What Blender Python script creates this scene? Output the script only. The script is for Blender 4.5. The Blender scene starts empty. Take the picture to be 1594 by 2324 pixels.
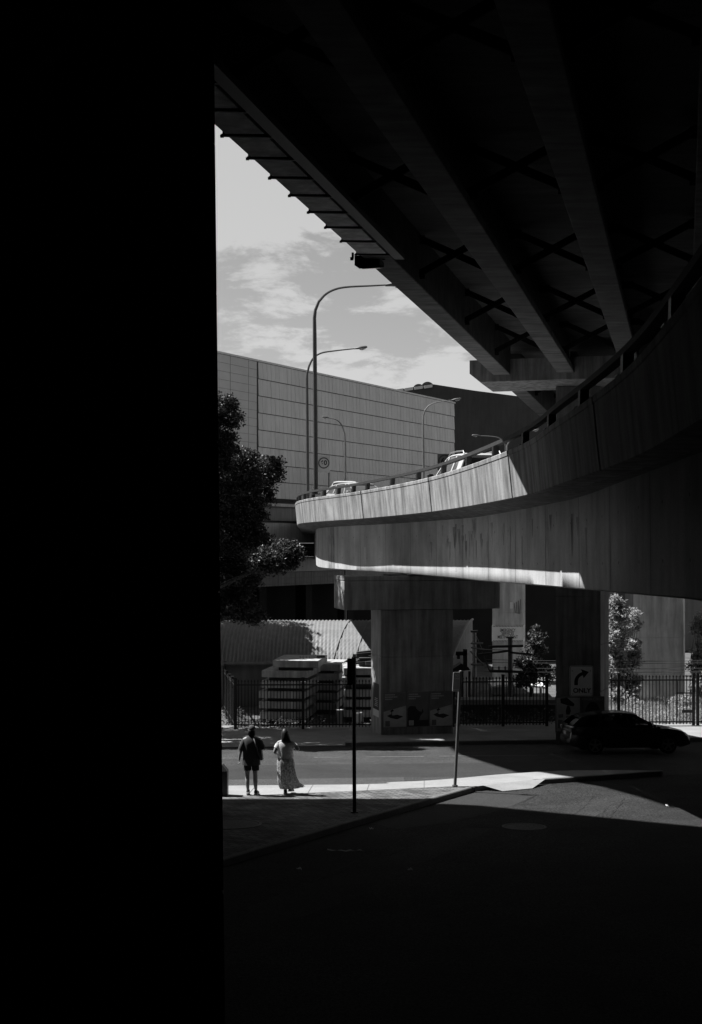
import bpy, bmesh, math, random
import numpy as np
from mathutils import Vector, Matrix

# ------------------------------------------------------------------ camera, sky, sun
SC = bpy.context.scene
COL = SC.collection
EYE = 6.4
F = 3000.0                      # focal length in pixels of a 1594 px wide picture
rng = random.Random(7)
nrg = np.random.default_rng(11)

cam = bpy.data.cameras.new('camera')
cam.sensor_fit = 'HORIZONTAL'; cam.sensor_width = 24.0
cam.lens = 24.0 * F / 1594.0
cam.shift_y = 78.0 / 1594.0
cam.clip_start = 0.05; cam.clip_end = 3000
camo = bpy.data.objects.new('camera', cam); COL.objects.link(camo)
camo.location = (0, 0, EYE); camo.rotation_euler = (math.radians(90), 0, 0)
SC.camera = camo

SUN = Vector((-0.62, 0.22, 1.0)).normalized()
sl = bpy.data.lights.new('sun', 'SUN'); sl.energy = 5.0; sl.angle = math.radians(0.5); sl.color = (1, 1, 1)
so = bpy.data.objects.new('sun', sl); COL.objects.link(so)
so.rotation_euler = SUN.to_track_quat('Z', 'Y').to_euler(); so.location = (-20, 20, 60)

wd = bpy.data.worlds.new('World'); SC.world = wd; wd.use_nodes = True
wn = wd.node_tree; wn.nodes.clear()
def N(tree, t, **kw):
    n = tree.nodes.new(t)
    for k, v in kw.items(): setattr(n, k, v)
    return n
def L(tree, a, b): tree.links.new(a, b)
sky = N(wn, 'ShaderNodeTexSky', sky_type='NISHITA', sun_disc=False)
sky.sun_elevation = math.asin(SUN.z); sky.sun_rotation = math.atan2(SUN.x, SUN.y)
sky.air_density = 1.0; sky.dust_density = 1.0; sky.ozone_density = 1.0
bw = N(wn, 'ShaderNodeRGBToBW'); L(wn, sky.outputs[0], bw.inputs[0])
tc = N(wn, 'ShaderNodeTexCoord'); sep = N(wn, 'ShaderNodeSeparateXYZ'); L(wn, tc.outputs['Generated'], sep.inputs[0])
zz = N(wn, 'ShaderNodeMath', operation='ADD'); L(wn, sep.outputs[2], zz.inputs[0]); zz.inputs[1].default_value = 0.13
dx = N(wn, 'ShaderNodeMath', operation='DIVIDE'); L(wn, sep.outputs[0], dx.inputs[0]); L(wn, zz.outputs[0], dx.inputs[1])
dy = N(wn, 'ShaderNodeMath', operation='DIVIDE'); L(wn, sep.outputs[1], dy.inputs[0]); L(wn, zz.outputs[0], dy.inputs[1])
cmb = N(wn, 'ShaderNodeCombineXYZ'); L(wn, dx.outputs[0], cmb.inputs[0]); L(wn, dy.outputs[0], cmb.inputs[1])
mp = N(wn, 'ShaderNodeMapping'); mp.inputs['Scale'].default_value = (1.0, 0.8, 1); mp.inputs['Location'].default_value = (3.4, 1.7, 0)
L(wn, cmb.outputs[0], mp.inputs[0])
n1 = N(wn, 'ShaderNodeTexNoise'); n1.inputs['Scale'].default_value = 3.6; n1.inputs['Detail'].default_value = 12; n1.inputs['Roughness'].default_value = 0.66
n1.inputs['Distortion'].default_value = 0.25
L(wn, mp.outputs[0], n1.inputs['Vector'])
# high thin veil towards the zenith, a bank of cloud low over the roofs
def ramp1(a, b, lo, hi):
    r = N(wn, 'ShaderNodeMapRange', interpolation_type='SMOOTHSTEP'); r.inputs[1].default_value = a; r.inputs[2].default_value = b; r.inputs[3].default_value = lo; r.inputs[4].default_value = hi
    L(wn, sep.outputs[2], r.inputs[0]); return r.outputs[0]
def wm(op, a, b):
    m = N(wn, 'ShaderNodeMath', operation=op)
    for k, v in enumerate((a, b)):
        if isinstance(v, (int, float)): m.inputs[k].default_value = v
        else: L(wn, v, m.inputs[k])
    return m.outputs[0]
veil = wm('MULTIPLY', ramp1(0.205, 0.27, 0.0, 0.24), ramp1(0.33, 0.5, 1.0, -0.6))
bank = wm('MULTIPLY', ramp1(0.105, 0.122, 0.0, 0.20), ramp1(0.128, 0.14, 1.0, 0.0))
nn = wm('ADD', wm('ADD', n1.outputs['Fac'], veil), bank)
cr = N(wn, 'ShaderNodeMapRange', interpolation_type='SMOOTHSTEP'); cr.inputs[1].default_value = 0.485; cr.inputs[2].default_value = 0.60
L(wn, nn, cr.inputs[0])
mx = N(wn, 'ShaderNodeMix', data_type='FLOAT'); L(wn, cr.outputs[0], mx.inputs[0])
skm = N(wn, 'ShaderNodeMath', operation='MULTIPLY'); L(wn, bw.outputs[0], skm.inputs[0]); skm.inputs[1].default_value = 1.12
cl = N(wn, 'ShaderNodeMath', operation='MULTIPLY_ADD'); L(wn, bw.outputs[0], cl.inputs[0]); cl.inputs[1].default_value = 0.56; cl.inputs[2].default_value = 4.25
zen = ramp1(0.33, 0.62, 1.0, 0.6)          # the deep sky overhead is dark, as a red filter records it
L(wn, wm('MULTIPLY', skm.outputs[0], zen), mx.inputs[2]); L(wn, wm('MULTIPLY', cl.outputs[0], zen), mx.inputs[3])
bg = N(wn, 'ShaderNodeBackground'); bg.inputs['Strength'].default_value = 0.05
wo = N(wn, 'ShaderNodeOutputWorld'); L(wn, mx.outputs[0], bg.inputs[0]); L(wn, bg.outputs[0], wo.inputs[0])

SC.view_settings.view_transform = 'Standard'; SC.view_settings.look = 'None'
SC.view_settings.exposure = 0.9; SC.view_settings.gamma = 1.0
SC.cycles.max_bounces = 6; SC.cycles.diffuse_bounces = 2; SC.cycles.glossy_bounces = 2
SC.cycles.transparent_max_bounces = 8; SC.cycles.transmission_bounces = 3
SC.cycles.sample_clamp_indirect = 4.0; SC.cycles.use_denoising = True
SC.cycles.caustics_reflective = False; SC.cycles.caustics_refractive = False

# ------------------------------------------------------------------ helpers
def gz(Y):                       # the ground falls gently away from the viewer, then runs level
    return 1.8 - 0.0533 * min(max(Y, 0.0), 58.0)
def W(px, py, d):                # picture position and distance -> point in the place
    return Vector(((px - 797) * d / F, d, EYE - (py - 1240) * d / F))
def G(px, py):                   # picture position -> point on the ground
    d = 13800.0 / (py - 1400.0)
    return Vector(((px - 797) * d / F, d, gz(d)))

def mat(name, c, rough=0.85, var=0.15, scale=2.0, streak=0.0, bump=0.0, bscale=40.0, spec=0.3, metal=0.0, speck=0.0, trans=0.0, sscale=(3, 3, 0.25), isl=0.0):
    m = bpy.data.materials.new(name); m.use_nodes = True; t = m.node_tree; t.nodes.clear()
    out = N(t, 'ShaderNodeOutputMaterial'); p = N(t, 'ShaderNodeBsdfPrincipled')
    p.inputs['Roughness'].default_value = rough; p.inputs['Specular IOR Level'].default_value = spec; p.inputs['Metallic'].default_value = metal
    tc = N(t, 'ShaderNodeTexCoord')
    n = N(t, 'ShaderNodeTexNoise'); n.inputs['Scale'].default_value = scale; n.inputs['Detail'].default_value = 6; n.inputs['Roughness'].default_value = 0.62
    L(t, tc.outputs['Object'], n.inputs['Vector'])
    r = N(t, 'ShaderNodeMapRange'); r.inputs[1].default_value = 0.28; r.inputs[2].default_value = 0.72
    r.inputs[3].default_value = 1 - var; r.inputs[4].default_value = 1 + var
    L(t, n.outputs['Fac'], r.inputs[0]); val = r.outputs[0]
    def mul(v, tex, lo, hi, a=0.35, b=0.65):
        r2 = N(t, 'ShaderNodeMapRange'); r2.inputs[1].default_value = a; r2.inputs[2].default_value = b
        r2.inputs[3].default_value = lo; r2.inputs[4].default_value = hi
        L(t, tex, r2.inputs[0]); mm = N(t, 'ShaderNodeMath', operation='MULTIPLY'); L(t, v, mm.inputs[0]); L(t, r2.outputs[0], mm.inputs[1]); return mm.outputs[0]
    if streak:
        mp = N(t, 'ShaderNodeMapping'); mp.inputs['Scale'].default_value = sscale; L(t, tc.outputs['Object'], mp.inputs[0])
        n2 = N(t, 'ShaderNodeTexNoise'); n2.inputs['Scale'].default_value = 1.6; n2.inputs['Detail'].default_value = 5; n2.inputs['Roughness'].default_value = 0.6
        L(t, mp.outputs[0], n2.inputs['Vector']); val = mul(val, n2.outputs['Fac'], 1 - streak, 1 + streak * 0.45)
    if speck:
        n3 = N(t, 'ShaderNodeTexNoise'); n3.inputs['Scale'].default_value = 26; n3.inputs['Detail'].default_value = 4
        L(t, tc.outputs['Object'], n3.inputs['Vector']); val = mul(val, n3.outputs['Fac'], 1 - speck, 1 + speck)
    if isl:                       # every panel or leaf has its own slight tone
        ge = N(t, 'ShaderNodeNewGeometry'); val = mul(val, ge.outputs['Random Per Island'], 1 - isl, 1 + isl, 0.0, 1.0)
    cmb = N(t, 'ShaderNodeMath', operation='MULTIPLY'); L(t, val, cmb.inputs[0]); cmb.inputs[1].default_value = c
    L(t, cmb.outputs[0], p.inputs['Base Color'])
    if bump:
        n4 = N(t, 'ShaderNodeTexNoise'); n4.inputs['Scale'].default_value = bscale; n4.inputs['Detail'].default_value = 4
        L(t, tc.outputs['Object'], n4.inputs['Vector']); b = N(t, 'ShaderNodeBump'); b.inputs['Strength'].default_value = bump; b.inputs['Distance'].default_value = 0.02
        L(t, n4.outputs['Fac'], b.inputs['Height']); L(t, b.outputs[0], p.inputs['Normal'])
    sh = p.outputs[0]
    if trans:
        tr = N(t, 'ShaderNodeBsdfTranslucent'); L(t, cmb.outputs[0], tr.inputs[0]); ms = N(t, 'ShaderNodeMixShader'); ms.inputs[0].default_value = trans
        L(t, p.outputs[0], ms.inputs[1]); L(t, tr.outputs[0], ms.inputs[2]); sh = ms.outputs[0]
    L(t, sh, out.inputs[0]); return m

def glass_mat(name, tint=0.35, refl=0.12):
    m = bpy.data.materials.new(name); m.use_nodes = True; t = m.node_tree; t.nodes.clear()
    out = N(t, 'ShaderNodeOutputMaterial'); a = N(t, 'ShaderNodeBsdfTransparent'); a.inputs[0].default_value = (tint, tint, tint, 1)
    g = N(t, 'ShaderNodeBsdfGlossy'); g.inputs['Roughness'].default_value = 0.03; g.inputs[0].default_value = (0.9, 0.9, 0.9, 1)
    fr = N(t, 'ShaderNodeFresnel'); fr.inputs[0].default_value = 1.5
    ad = N(t, 'ShaderNodeMath', operation='ADD'); L(t, fr.outputs[0], ad.inputs[0]); ad.inputs[1].default_value = refl * 0.3
    ms = N(t, 'ShaderNodeMixShader'); L(t, ad.outputs[0], ms.inputs[0]); L(t, a.outputs[0], ms.inputs[1]); L(t, g.outputs[0], ms.inputs[2])
    L(t, ms.outputs[0], out.inputs[0]); return m

ORG = {}
class MB:
    def __init__(s): s.v = []; s.f = []
    def add(s, vs, fs):
        o = len(s.v); s.v += [tuple(v) for v in vs]; s.f += [[i + o for i in f] for f in fs]; return s
    def hexa(s, b, t):           # four bottom points, four top points, same winding
        return s.add(list(b) + list(t), [(3, 2, 1, 0), (4, 5, 6, 7), (0, 1, 5, 4), (1, 2, 6, 5), (2, 3, 7, 6), (3, 0, 4, 7)])
    def box(s, c, sz, rz=0.0, R=None):
        x, y, z = [k / 2 for k in sz]
        R = R or Matrix.Rotation(rz, 3, 'Z'); c = Vector(c)
        p = [c + R @ Vector(q) for q in ((-x, -y, -z), (x, -y, -z), (x, y, -z), (-x, y, -z), (-x, -y, z), (x, -y, z), (x, y, z), (-x, y, z))]
        return s.hexa(p[:4], p[4:])
    def prism(s, poly, z0, z1):  # z0, z1 numbers or functions of (x, y)
        f0 = z0 if callable(z0) else (lambda x, y: z0); f1 = z1 if callable(z1) else (lambda x, y: z1)
        n = len(poly)
        vs = [(x, y, f0(x, y)) for x, y in poly] + [(x, y, f1(x, y)) for x, y in poly]
        return s.add(vs, [tuple(range(n))[::-1], tuple(range(n, 2 * n))] + [(i, (i + 1) % n, n + (i + 1) % n, n + i) for i in range(n)])
    def sheet(s, poly, zf):
        return s.add([(x, y, zf(x, y)) for x, y in poly], [tuple(range(len(poly)))])
    def loft(s, rings, cap=True, closed=True):
        n = len(rings[0]); vs = [p for r in rings for p in r]; fs = []
        for k in range(len(rings) - 1):
            for i in range(n if closed else n - 1):
                j = (i + 1) % n; fs.append((k * n + i, k * n + j, (k + 1) * n + j, (k + 1) * n + i))
        if cap: fs += [tuple(range(n))[::-1], tuple(range((len(rings) - 1) * n, len(rings) * n))]
        return s.add(vs, fs)
    def tube(s, pts, r, n=8, cap=True):
        pts = [Vector(p) for p in pts]; rs = r if isinstance(r, (list, tuple)) else [r] * len(pts); rings = []
        up = None
        for i, p in enumerate(pts):
            t = (pts[min(i + 1, len(pts) - 1)] - pts[max(i - 1, 0)]).normalized()
            if up is None:
                up = Vector((0, 0, 1)) if abs(t.z) < 0.9 else Vector((0, 1, 0))
            u = (up - t * up.dot(t)).normalized(); w = t.cross(u); up = u
            rings.append([p + (u * math.cos(a) + w * math.sin(a)) * rs[i] for a in [2 * math.pi * k / n for k in range(n)]])
        return s.loft(rings, cap)
    def ell(s, c, r, nu=12, nv=8):
        c = Vector(c); rings = []
        for k in range(nv + 1):
            th = math.pi * (k + 0.02) / (nv + 0.04)
            rings.append([c + Vector((r[0] * math.sin(th) * math.cos(2 * math.pi * i / nu), r[1] * math.sin(th) * math.sin(2 * math.pi * i / nu), -r[2] * math.cos(th))) for i in range(nu)])
        return s.loft(rings)
    def build(s, name, m, parent=None, smooth=False, bevel=0.0, local=False, recalc=True, kind=None, base=None):
        me = bpy.data.meshes.new(name); ob = bpy.data.objects.new(name, me); COL.objects.link(ob)
        vs = s.v
        if parent is not None:
            ob.parent = parent; o = ORG.get(parent.name, Vector((0, 0, 0))); ORG[ob.name] = o
            if not local: vs = [(x - o.x, y - o.y, z - o.z) for x, y, z in vs]
        else:
            if base is None:
                a = np.array(vs); base = Vector(((a[:, 0].min() + a[:, 0].max()) / 2, (a[:, 1].min() + a[:, 1].max()) / 2, a[:, 2].min()))
            o = Vector(base); ORG[ob.name] = o; ob.location = o
            if not local: vs = [(x - o.x, y - o.y, z - o.z) for x, y, z in vs]
        me.from_pydata(vs, [], s.f)
        if recalc:
            b = bmesh.new(); b.from_mesh(me); bmesh.ops.recalc_face_normals(b, faces=b.faces); b.to_mesh(me); b.free()
        if smooth:
            for p in me.polygons: p.use_smooth = True
            if smooth == 'auto': me.set_sharp_from_angle(angle=math.radians(40))
        me.materials.append(m)
        if bevel:
            bv = ob.modifiers.new('bevel', 'BEVEL'); bv.width = bevel; bv.segments = 2; bv.limit_method = 'ANGLE'; bv.angle_limit = math.radians(45)
        if kind: ob['kind'] = kind
        return ob

def thing(name, label, cat, loc=(0, 0, 0), group=None):
    o = bpy.data.objects.new(name, None); COL.objects.link(o); o.location = loc; o.empty_display_size = 0.3
    ORG[o.name] = Vector(loc); return tag(o, label, cat, group)
def tag(o, label, cat, group=None):
    o['label'] = label; o['category'] = cat
    if group: o['group'] = group
    return o
def copy_tree(o, parent=None):
    c = o.copy(); COL.objects.link(c)
    if parent is not None: c.parent = parent
    for ch in list(o.children): copy_tree(ch, c)
    return c
def text(s, size, m, parent, p, right=(1, 0, 0), up=(0, 0, 1), name='lettering', width=None, bold=0.0, local=False):
    cu = bpy.data.curves.new('t', 'FONT'); cu.body = s; cu.size = size; cu.align_x = 'CENTER'; cu.align_y = 'CENTER'; cu.offset = bold; cu.space_line = 0.85
    ob = bpy.data.objects.new('t', cu); COL.objects.link(ob)
    me = bpy.data.meshes.new_from_object(ob.evaluated_get(bpy.context.evaluated_depsgraph_get())); bpy.data.objects.remove(ob)
    a = [v.co.copy() for v in me.vertices]; sx = 1.0
    if width:
        w = max(v.x for v in a) - min(v.x for v in a); sx = width / w
    R = Vector(right).normalized(); U = Vector(up).normalized(); p = Vector(p)
    mb = MB(); mb.add([p + R * v.x * sx + U * v.y for v in a], [tuple(q.vertices) for q in me.polygons]); bpy.data.meshes.remove(me)
    return mb.build(name, m, parent, recalc=False, local=local)
def smoothpts(pts, n=8):
    out = []
    P = [np.array(p, float) for p in pts]; P = [2 * P[0] - P[1]] + P + [2 * P[-1] - P[-2]]
    for i in range(1, len(P) - 2):
        for k in range(n):
            t = k / n; a, b, c, d = P[i - 1:i + 3]
            out.append(0.5 * (2 * b + (c - a) * t + (2 * a - 5 * b + 4 * c - d) * t * t + (3 * b - a - 3 * c + d) * t ** 3))
    out.append(P[-2]); return out

# ------------------------------------------------------------------ materials
CONE = mat('column_concrete', 0.55, 0.9, 0.18, 1.0, streak=0.3, bump=0.2, sscale=(2, 2, 0.25))
CONL = mat('pale_pier_concrete', 0.85, 0.9, 0.18, 1.0, streak=0.3, bump=0.2, sscale=(2, 2, 0.25))
CON = mat('weathered_concrete', 0.25, 0.9, 0.22, 1.3, streak=0.55, bump=0.25, bscale=30)
CONW = mat('streaked_barrier_concrete', 0.29, 0.9, 0.28, 0.9, streak=0.5, bump=0.3, bscale=26, sscale=(1.9, 1.9, 0.3), speck=0.1)
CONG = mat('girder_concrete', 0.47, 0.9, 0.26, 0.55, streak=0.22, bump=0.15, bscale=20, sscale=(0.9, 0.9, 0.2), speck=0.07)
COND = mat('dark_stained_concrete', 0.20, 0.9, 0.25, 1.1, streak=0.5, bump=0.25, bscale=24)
CONP = mat('pier_concrete', 0.3, 0.9, 0.3, 0.9, streak=0.4, bump=0.2, bscale=24)
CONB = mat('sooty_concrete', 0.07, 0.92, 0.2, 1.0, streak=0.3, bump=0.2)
WEB = mat('shade_toned_girder_web', 0.07, 0.92, 0.3, 1.2, streak=0.4, bump=0.2, sscale=(0.4, 2.5, 1))  # webs and deck darkened: shade between the girders put into the colour
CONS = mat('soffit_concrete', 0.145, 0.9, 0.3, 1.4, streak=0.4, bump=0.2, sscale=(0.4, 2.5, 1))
SLAB = mat('slab_concrete', 0.4, 0.9, 0.2, 2.5, streak=0.3, bump=0.2)
ASPH = mat('asphalt', 0.046, 0.9, 0.32, 0.8, speck=0.6, bump=0.6, bscale=60, spec=0.2)
ASPH2 = mat('fresh_asphalt', 0.034, 0.9, 0.18, 0.6, speck=0.3, bump=0.5, bscale=60, spec=0.2)
ASPHS = mat('side_street_asphalt', 0.029, 0.92, 0.42, 0.7, speck=0.75, bump=0.7, bscale=60, spec=0.12)
ASPH3 = mat('old_asphalt', 0.062, 0.92, 0.2, 0.8, speck=0.5, bump=0.7, bscale=50, spec=0.2)
PAVE = mat('pale_concrete_paving', 0.265, 0.9, 0.16, 1.1, speck=0.10, bump=0.15)
KERBD = mat('dark_kerb', 0.13, 0.9, 0.25, 2, speck=0.2, bump=0.3)
KERB = mat('kerb_concrete', 0.2, 0.9, 0.2, 2, speck=0.15, bump=0.3)
FARP = mat('footpath_concrete', 0.26, 0.9, 0.2, 1, speck=0.15, bump=0.3)
DIRT = mat('bare_dirt', 0.10, 0.95, 0.35, 1.2, speck=0.4, bump=0.8, bscale=20)
STEEL = mat('painted_grey_steel', 0.07, 0.5, 0.15, 3, spec=0.4)
GALV = mat('galvanised_steel', 0.22, 0.45, 0.2, 4, spec=0.5, metal=0.4)
BRACE = mat('sooty_bracing_steel', 0.018, 0.9, 0.3, 4, spec=0.05)
BLACK = mat('black_painted_steel', 0.02, 0.5, 0.15, 4, spec=0.4)
RAILM = mat('rail_steel', 0.042, 0.8, 0.2, 3, spec=0.2)
TIMB = mat('dark_timber', 0.05, 0.9, 0.3, 4, bump=0.3)
ROOFM = mat('corrugated_zinc', 0.2, 0.6, 0.18, 0.8, streak=0.15, spec=0.4, metal=0.2)
SHEDW = mat('shed_wall_paint', 0.22, 0.85, 0.15, 1.2, streak=0.2)
CLAD = mat('grey_cladding', 0.54, 0.55, 0.06, 0.5, streak=0.10, spec=0.4, sscale=(1.5, 1.5, 0.2), isl=0.045)
TILE = mat('tiled_wall', 0.45, 0.6, 0.08, 0.6, spec=0.3)
BAND = mat('building_band', 0.5, 0.85, 0.15, 0.8, streak=0.2)
BAND2 = mat('building_band_dark', 0.24, 0.85, 0.15, 0.8, streak=0.2)
DARKW = mat('dark_cladding', 0.045, 0.8, 0.15, 0.5, streak=0.15)
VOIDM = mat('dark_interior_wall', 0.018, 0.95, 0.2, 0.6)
JOINT = mat('joint_sealant', 0.02, 0.9, 0.1, 3)
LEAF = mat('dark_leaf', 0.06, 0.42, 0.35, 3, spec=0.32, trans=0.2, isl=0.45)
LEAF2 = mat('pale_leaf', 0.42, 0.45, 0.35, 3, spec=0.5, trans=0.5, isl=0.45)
LEAF3 = mat('dull_leaf', 0.09, 0.5, 0.3, 3, spec=0.3, trans=0.3)
GRASSM = mat('dry_grass', 0.32, 0.7, 0.3, 3, spec=0.2, trans=0.4)
BARK = mat('bark', 0.03, 0.9, 0.3, 5, bump=0.6)
WHITEP = mat('white_car_paint', 0.5, 0.25, 0.03, 1, spec=0.5)
BLACKP = mat('black_car_paint', 0.012, 0.2, 0.05, 1, spec=0.7)
SILVP = mat('silver_car_paint', 0.4, 0.3, 0.03, 1, spec=0.5, metal=0.2)
PLAST = mat('black_plastic', 0.015, 0.6, 0.1, 3)
TYRE = mat('tyre_rubber', 0.014, 0.85, 0.1, 5)
RIMM = mat('alloy_rim', 0.3, 0.35, 0.1, 4, metal=0.6)
LAMPG = mat('lamp_lens', 0.35, 0.15, 0.05, 4, spec=0.6)
CARGL = glass_mat('car_glass', 0.4)
CARGL2 = mat('painted_reflection_glass', 0.10, 0.06, 0.3, 1.6, spec=0.8)  # opaque grey, the panes' reflections put into the base colour
POSTM = mat('weathered_sign_post', 0.10, 0.6, 0.2, 4, spec=0.4)
SIGNW = mat('sign_white', 0.8, 0.4, 0.06, 3, spec=0.4)
SIGNG = mat('sign_grey_face', 0.4, 0.5, 0.08, 3)
SIGNK = mat('sign_black', 0.012, 0.5, 0.1, 3)
SIGNM = mat('sign_dark_ring', 0.06, 0.5, 0.1, 3)
SKIN = mat('skin', 0.28, 0.55, 0.06, 5, spec=0.35)
HAIR = mat('dark_hair', 0.012, 0.5, 0.3, 40, spec=0.3)
TEE = mat('dark_tshirt', 0.06, 0.9, 0.15, 6)
SHORT = mat('black_shorts', 0.014, 0.9, 0.15, 6)
KNIT = mat('white_knit', 0.85, 0.9, 0.10, 14, speck=0.15, trans=0.4)
SKIRT = mat('printed_skirt', 0.5, 0.9, 0.35, 16, speck=0.5, trans=0.4)
SHOE = mat('dark_shoe', 0.02, 0.6, 0.1, 4)
SOLE = mat('pale_sole', 0.4, 0.7, 0.1, 4)
TOTE = mat('canvas_tote', 0.16, 0.9, 0.15, 6)
PAPER = mat('white_paper', 0.6, 0.8, 0.05, 4)
POSTG = mat('poster_grey', 0.17, 0.6, 0.25, 1.5)
POSTL = mat('poster_pale', 0.5, 0.6, 0.2, 2)
POSTD = mat('poster_dark', 0.03, 0.6, 0.3, 2)

def brick_paving():
    m = bpy.data.materials.new('brick_paving'); m.use_nodes = True; t = m.node_tree; t.nodes.clear()
    out = N(t, 'ShaderNodeOutputMaterial'); p = N(t, 'ShaderNodeBsdfPrincipled'); p.inputs['Roughness'].default_value = 0.9; p.inputs['Specular IOR Level'].default_value = 0.25
    tc = N(t, 'ShaderNodeTexCoord'); mp = N(t, 'ShaderNodeMapping'); mp.inputs['Rotation'].default_value = (0, 0, 0.5); L(t, tc.outputs['Object'], mp.inputs[0])
    nz = N(t, 'ShaderNodeTexNoise'); nz.inputs['Scale'].default_value = 1.2; nz.inputs['Detail'].default_value = 3; L(t, mp.outputs[0], nz.inputs['Vector'])
    av = N(t, 'ShaderNodeMixRGB', blend_type='ADD'); av.inputs[0].default_value = 0.12; L(t, mp.outputs[0], av.inputs[1]); L(t, nz.outputs['Color'], av.inputs[2])
    b = N(t, 'ShaderNodeTexBrick'); b.inputs['Scale'].default_value = 1.0; b.inputs['Brick Width'].default_value = 0.26; b.inputs['Row Height'].default_value = 0.13
    b.inputs['Mortar Size'].default_value = 0.012; b.inputs['Color1'].default_value = (0.19, 0.19, 0.19, 1); b.inputs['Color2'].default_value = (0.09, 0.09, 0.09, 1); b.inputs['Mortar'].default_value = (0.03, 0.03, 0.03, 1)
    L(t, av.outputs[0], b.inputs['Vector'])
    n2 = N(t, 'ShaderNodeTexNoise'); n2.inputs['Scale'].default_value = 1.6; n2.inputs['Detail'].default_value = 7; L(t, tc.outputs['Object'], n2.inputs['Vector'])
    r = N(t, 'ShaderNodeMapRange'); r.inputs[1].default_value = 0.3; r.inputs[2].default_value = 0.7; r.inputs[3].default_value = 0.5; r.inputs[4].default_value = 1.4; L(t, n2.outputs['Fac'], r.inputs[0])
    mm = N(t, 'ShaderNodeMixRGB', blend_type='MULTIPLY'); mm.inputs[0].default_value = 1; L(t, b.outputs['Color'], mm.inputs[1]); L(t, r.outputs[0], mm.inputs[2])
    L(t, mm.outputs[0], p.inputs['Base Color'])
    bu = N(t, 'ShaderNodeBump'); bu.inputs['Strength'].default_value = 0.8; bu.inputs['Distance'].default_value = 0.02; bu.invert = True
    L(t, b.outputs['Fac'], bu.inputs['Height']); L(t, bu.outputs[0], p.inputs['Normal']); L(t, p.outputs[0], out.inputs[0]); return m
BRICK = brick_paving()
# ------------------------------------------------------------------ ground, roads, footpaths
def gsheet(off): return lambda x, y: gz(y) + off
g = MB()
xs = [-400, -60, 60, 400]; ys = [-120, 0, 58, 160, 1500]
g.add([(x, y, gz(y) - 0.05) for y in ys for x in xs], [(j * 4 + i, j * 4 + i + 1, j * 4 + i + 5, j * 4 + i + 4) for j in range(4) for i in range(3)])
g.build('ground', DIRT, kind='structure', base=(0, 0, 0))
farkerb = lambda X: 46.95 + 0.139 * X
r = MB()
r.sheet([(-60, 0), (60, 0), (60, farkerb(60)), (-60, farkerb(-60))], gsheet(0)); r.sheet([(-60, -60), (60, -60), (60, 0), (-60, 0)], gsheet(0))
r.build('road', ASPH, kind='structure', base=(0, 0, 0))
q = MB(); q.sheet([(-30, 0), (40, 0), (40, 40.9), (8.7, 38.4), (5.2, 36.4), (3.6, 34.6), (-30, 22)], gsheet(0.002)); q.sheet([(-30, -60), (40, -60), (40, 0), (-30, 0)], gsheet(0.002)); q.build('side_street', ASPHS, kind='structure', base=(0, 0, 0))
# lanes of different age
def lane(name, m, a, b, off, x0=-60, x1=60):
    q = MB(); q.sheet([(x0, a(x0)), (x1, a(x1)), (x1, b(x1)), (x0, b(x0))], gsheet(off)); return q.build(name, m, kind='structure', base=(0, 0, 0))
nk = lambda X: 36.65 + 0.2 * X * 0.62      # near edge of the main road
lane('gutter_road_strip', ASPH3, lambda X: nk(X) - 2, lambda X: nk(X) + 1.05, 0.004, -60, 1.5)
lane('road_lane', ASPH2, lambda X: nk(X) + 1.05, lambda X: 41.2 + 0.1 * X, 0.004, -60, 9)
# line markings
for i, (x0, x1) in enumerate(((-4.6, -2.9), (-1.2, -0.3), (0.5, 2.4), (2.9, 6.2), (-12, -9))):
    q = MB(); f0 = lambda X: 43.2 + 0.09 * X
    q.sheet([(x0, f0(x0)), (x1, f0(x1)), (x1, f0(x1) + 0.09), (x0, f0(x0) + 0.09)], gsheet(0.009)); q.build('road_marking', mat('worn_line_paint', 0.16, 0.8, 0.5, 6, speck=0.5), kind='structure')
# side street patches with ragged edges
def ragged(poly, amp, n=10, seed=1):
    rr = random.Random(seed); out = []
    for i in range(len(poly)):
        a, b = poly[i], poly[(i + 1) % len(poly)]
        for k in range(n):
            t = k / n; out.append((a[0] + (b[0] - a[0]) * t + rr.uniform(-amp, amp), a[1] + (b[1] - a[1]) * t + rr.uniform(-amp, amp)))
    return out
def gp(pts): return [tuple(G(x, y)[:2]) for x, y in pts]
p1 = gp([(835, 1868), (1010, 1820), (1090, 1792), (1140, 1797), (1215, 1806), (1155, 1835), (1020, 1868), (900, 1882)])
q = MB(); q.sheet(ragged(p1, 0.06, 8, 3), gsheet(0.005)); q.build('asphalt_patch', ASPH2, kind='structure')
p2 = gp([(560, 2060), (1060, 1880), (1120, 1880), (760, 2060), (560, 2110)])
q = MB(); q.sheet(ragged(p2, 0.05, 8, 4), gsheet(0.005)); q.build('asphalt_patch', mat('worn_asphalt', 0.034, 0.92, 0.25, 0.6, speck=0.5, bump=0.6, spec=0.12), kind='structure')
p3 = gp([(1250, 1862), (1330, 1815), (1400, 1822), (1330, 1870)])
q = MB(); q.sheet(ragged(p3, 0.03, 6, 5), gsheet(0.005)); q.build('asphalt_patch', mat('worn_asphalt', 0.034, 0.92, 0.25, 0.6, speck=0.5, bump=0.6, spec=0.12), kind='structure')
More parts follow.
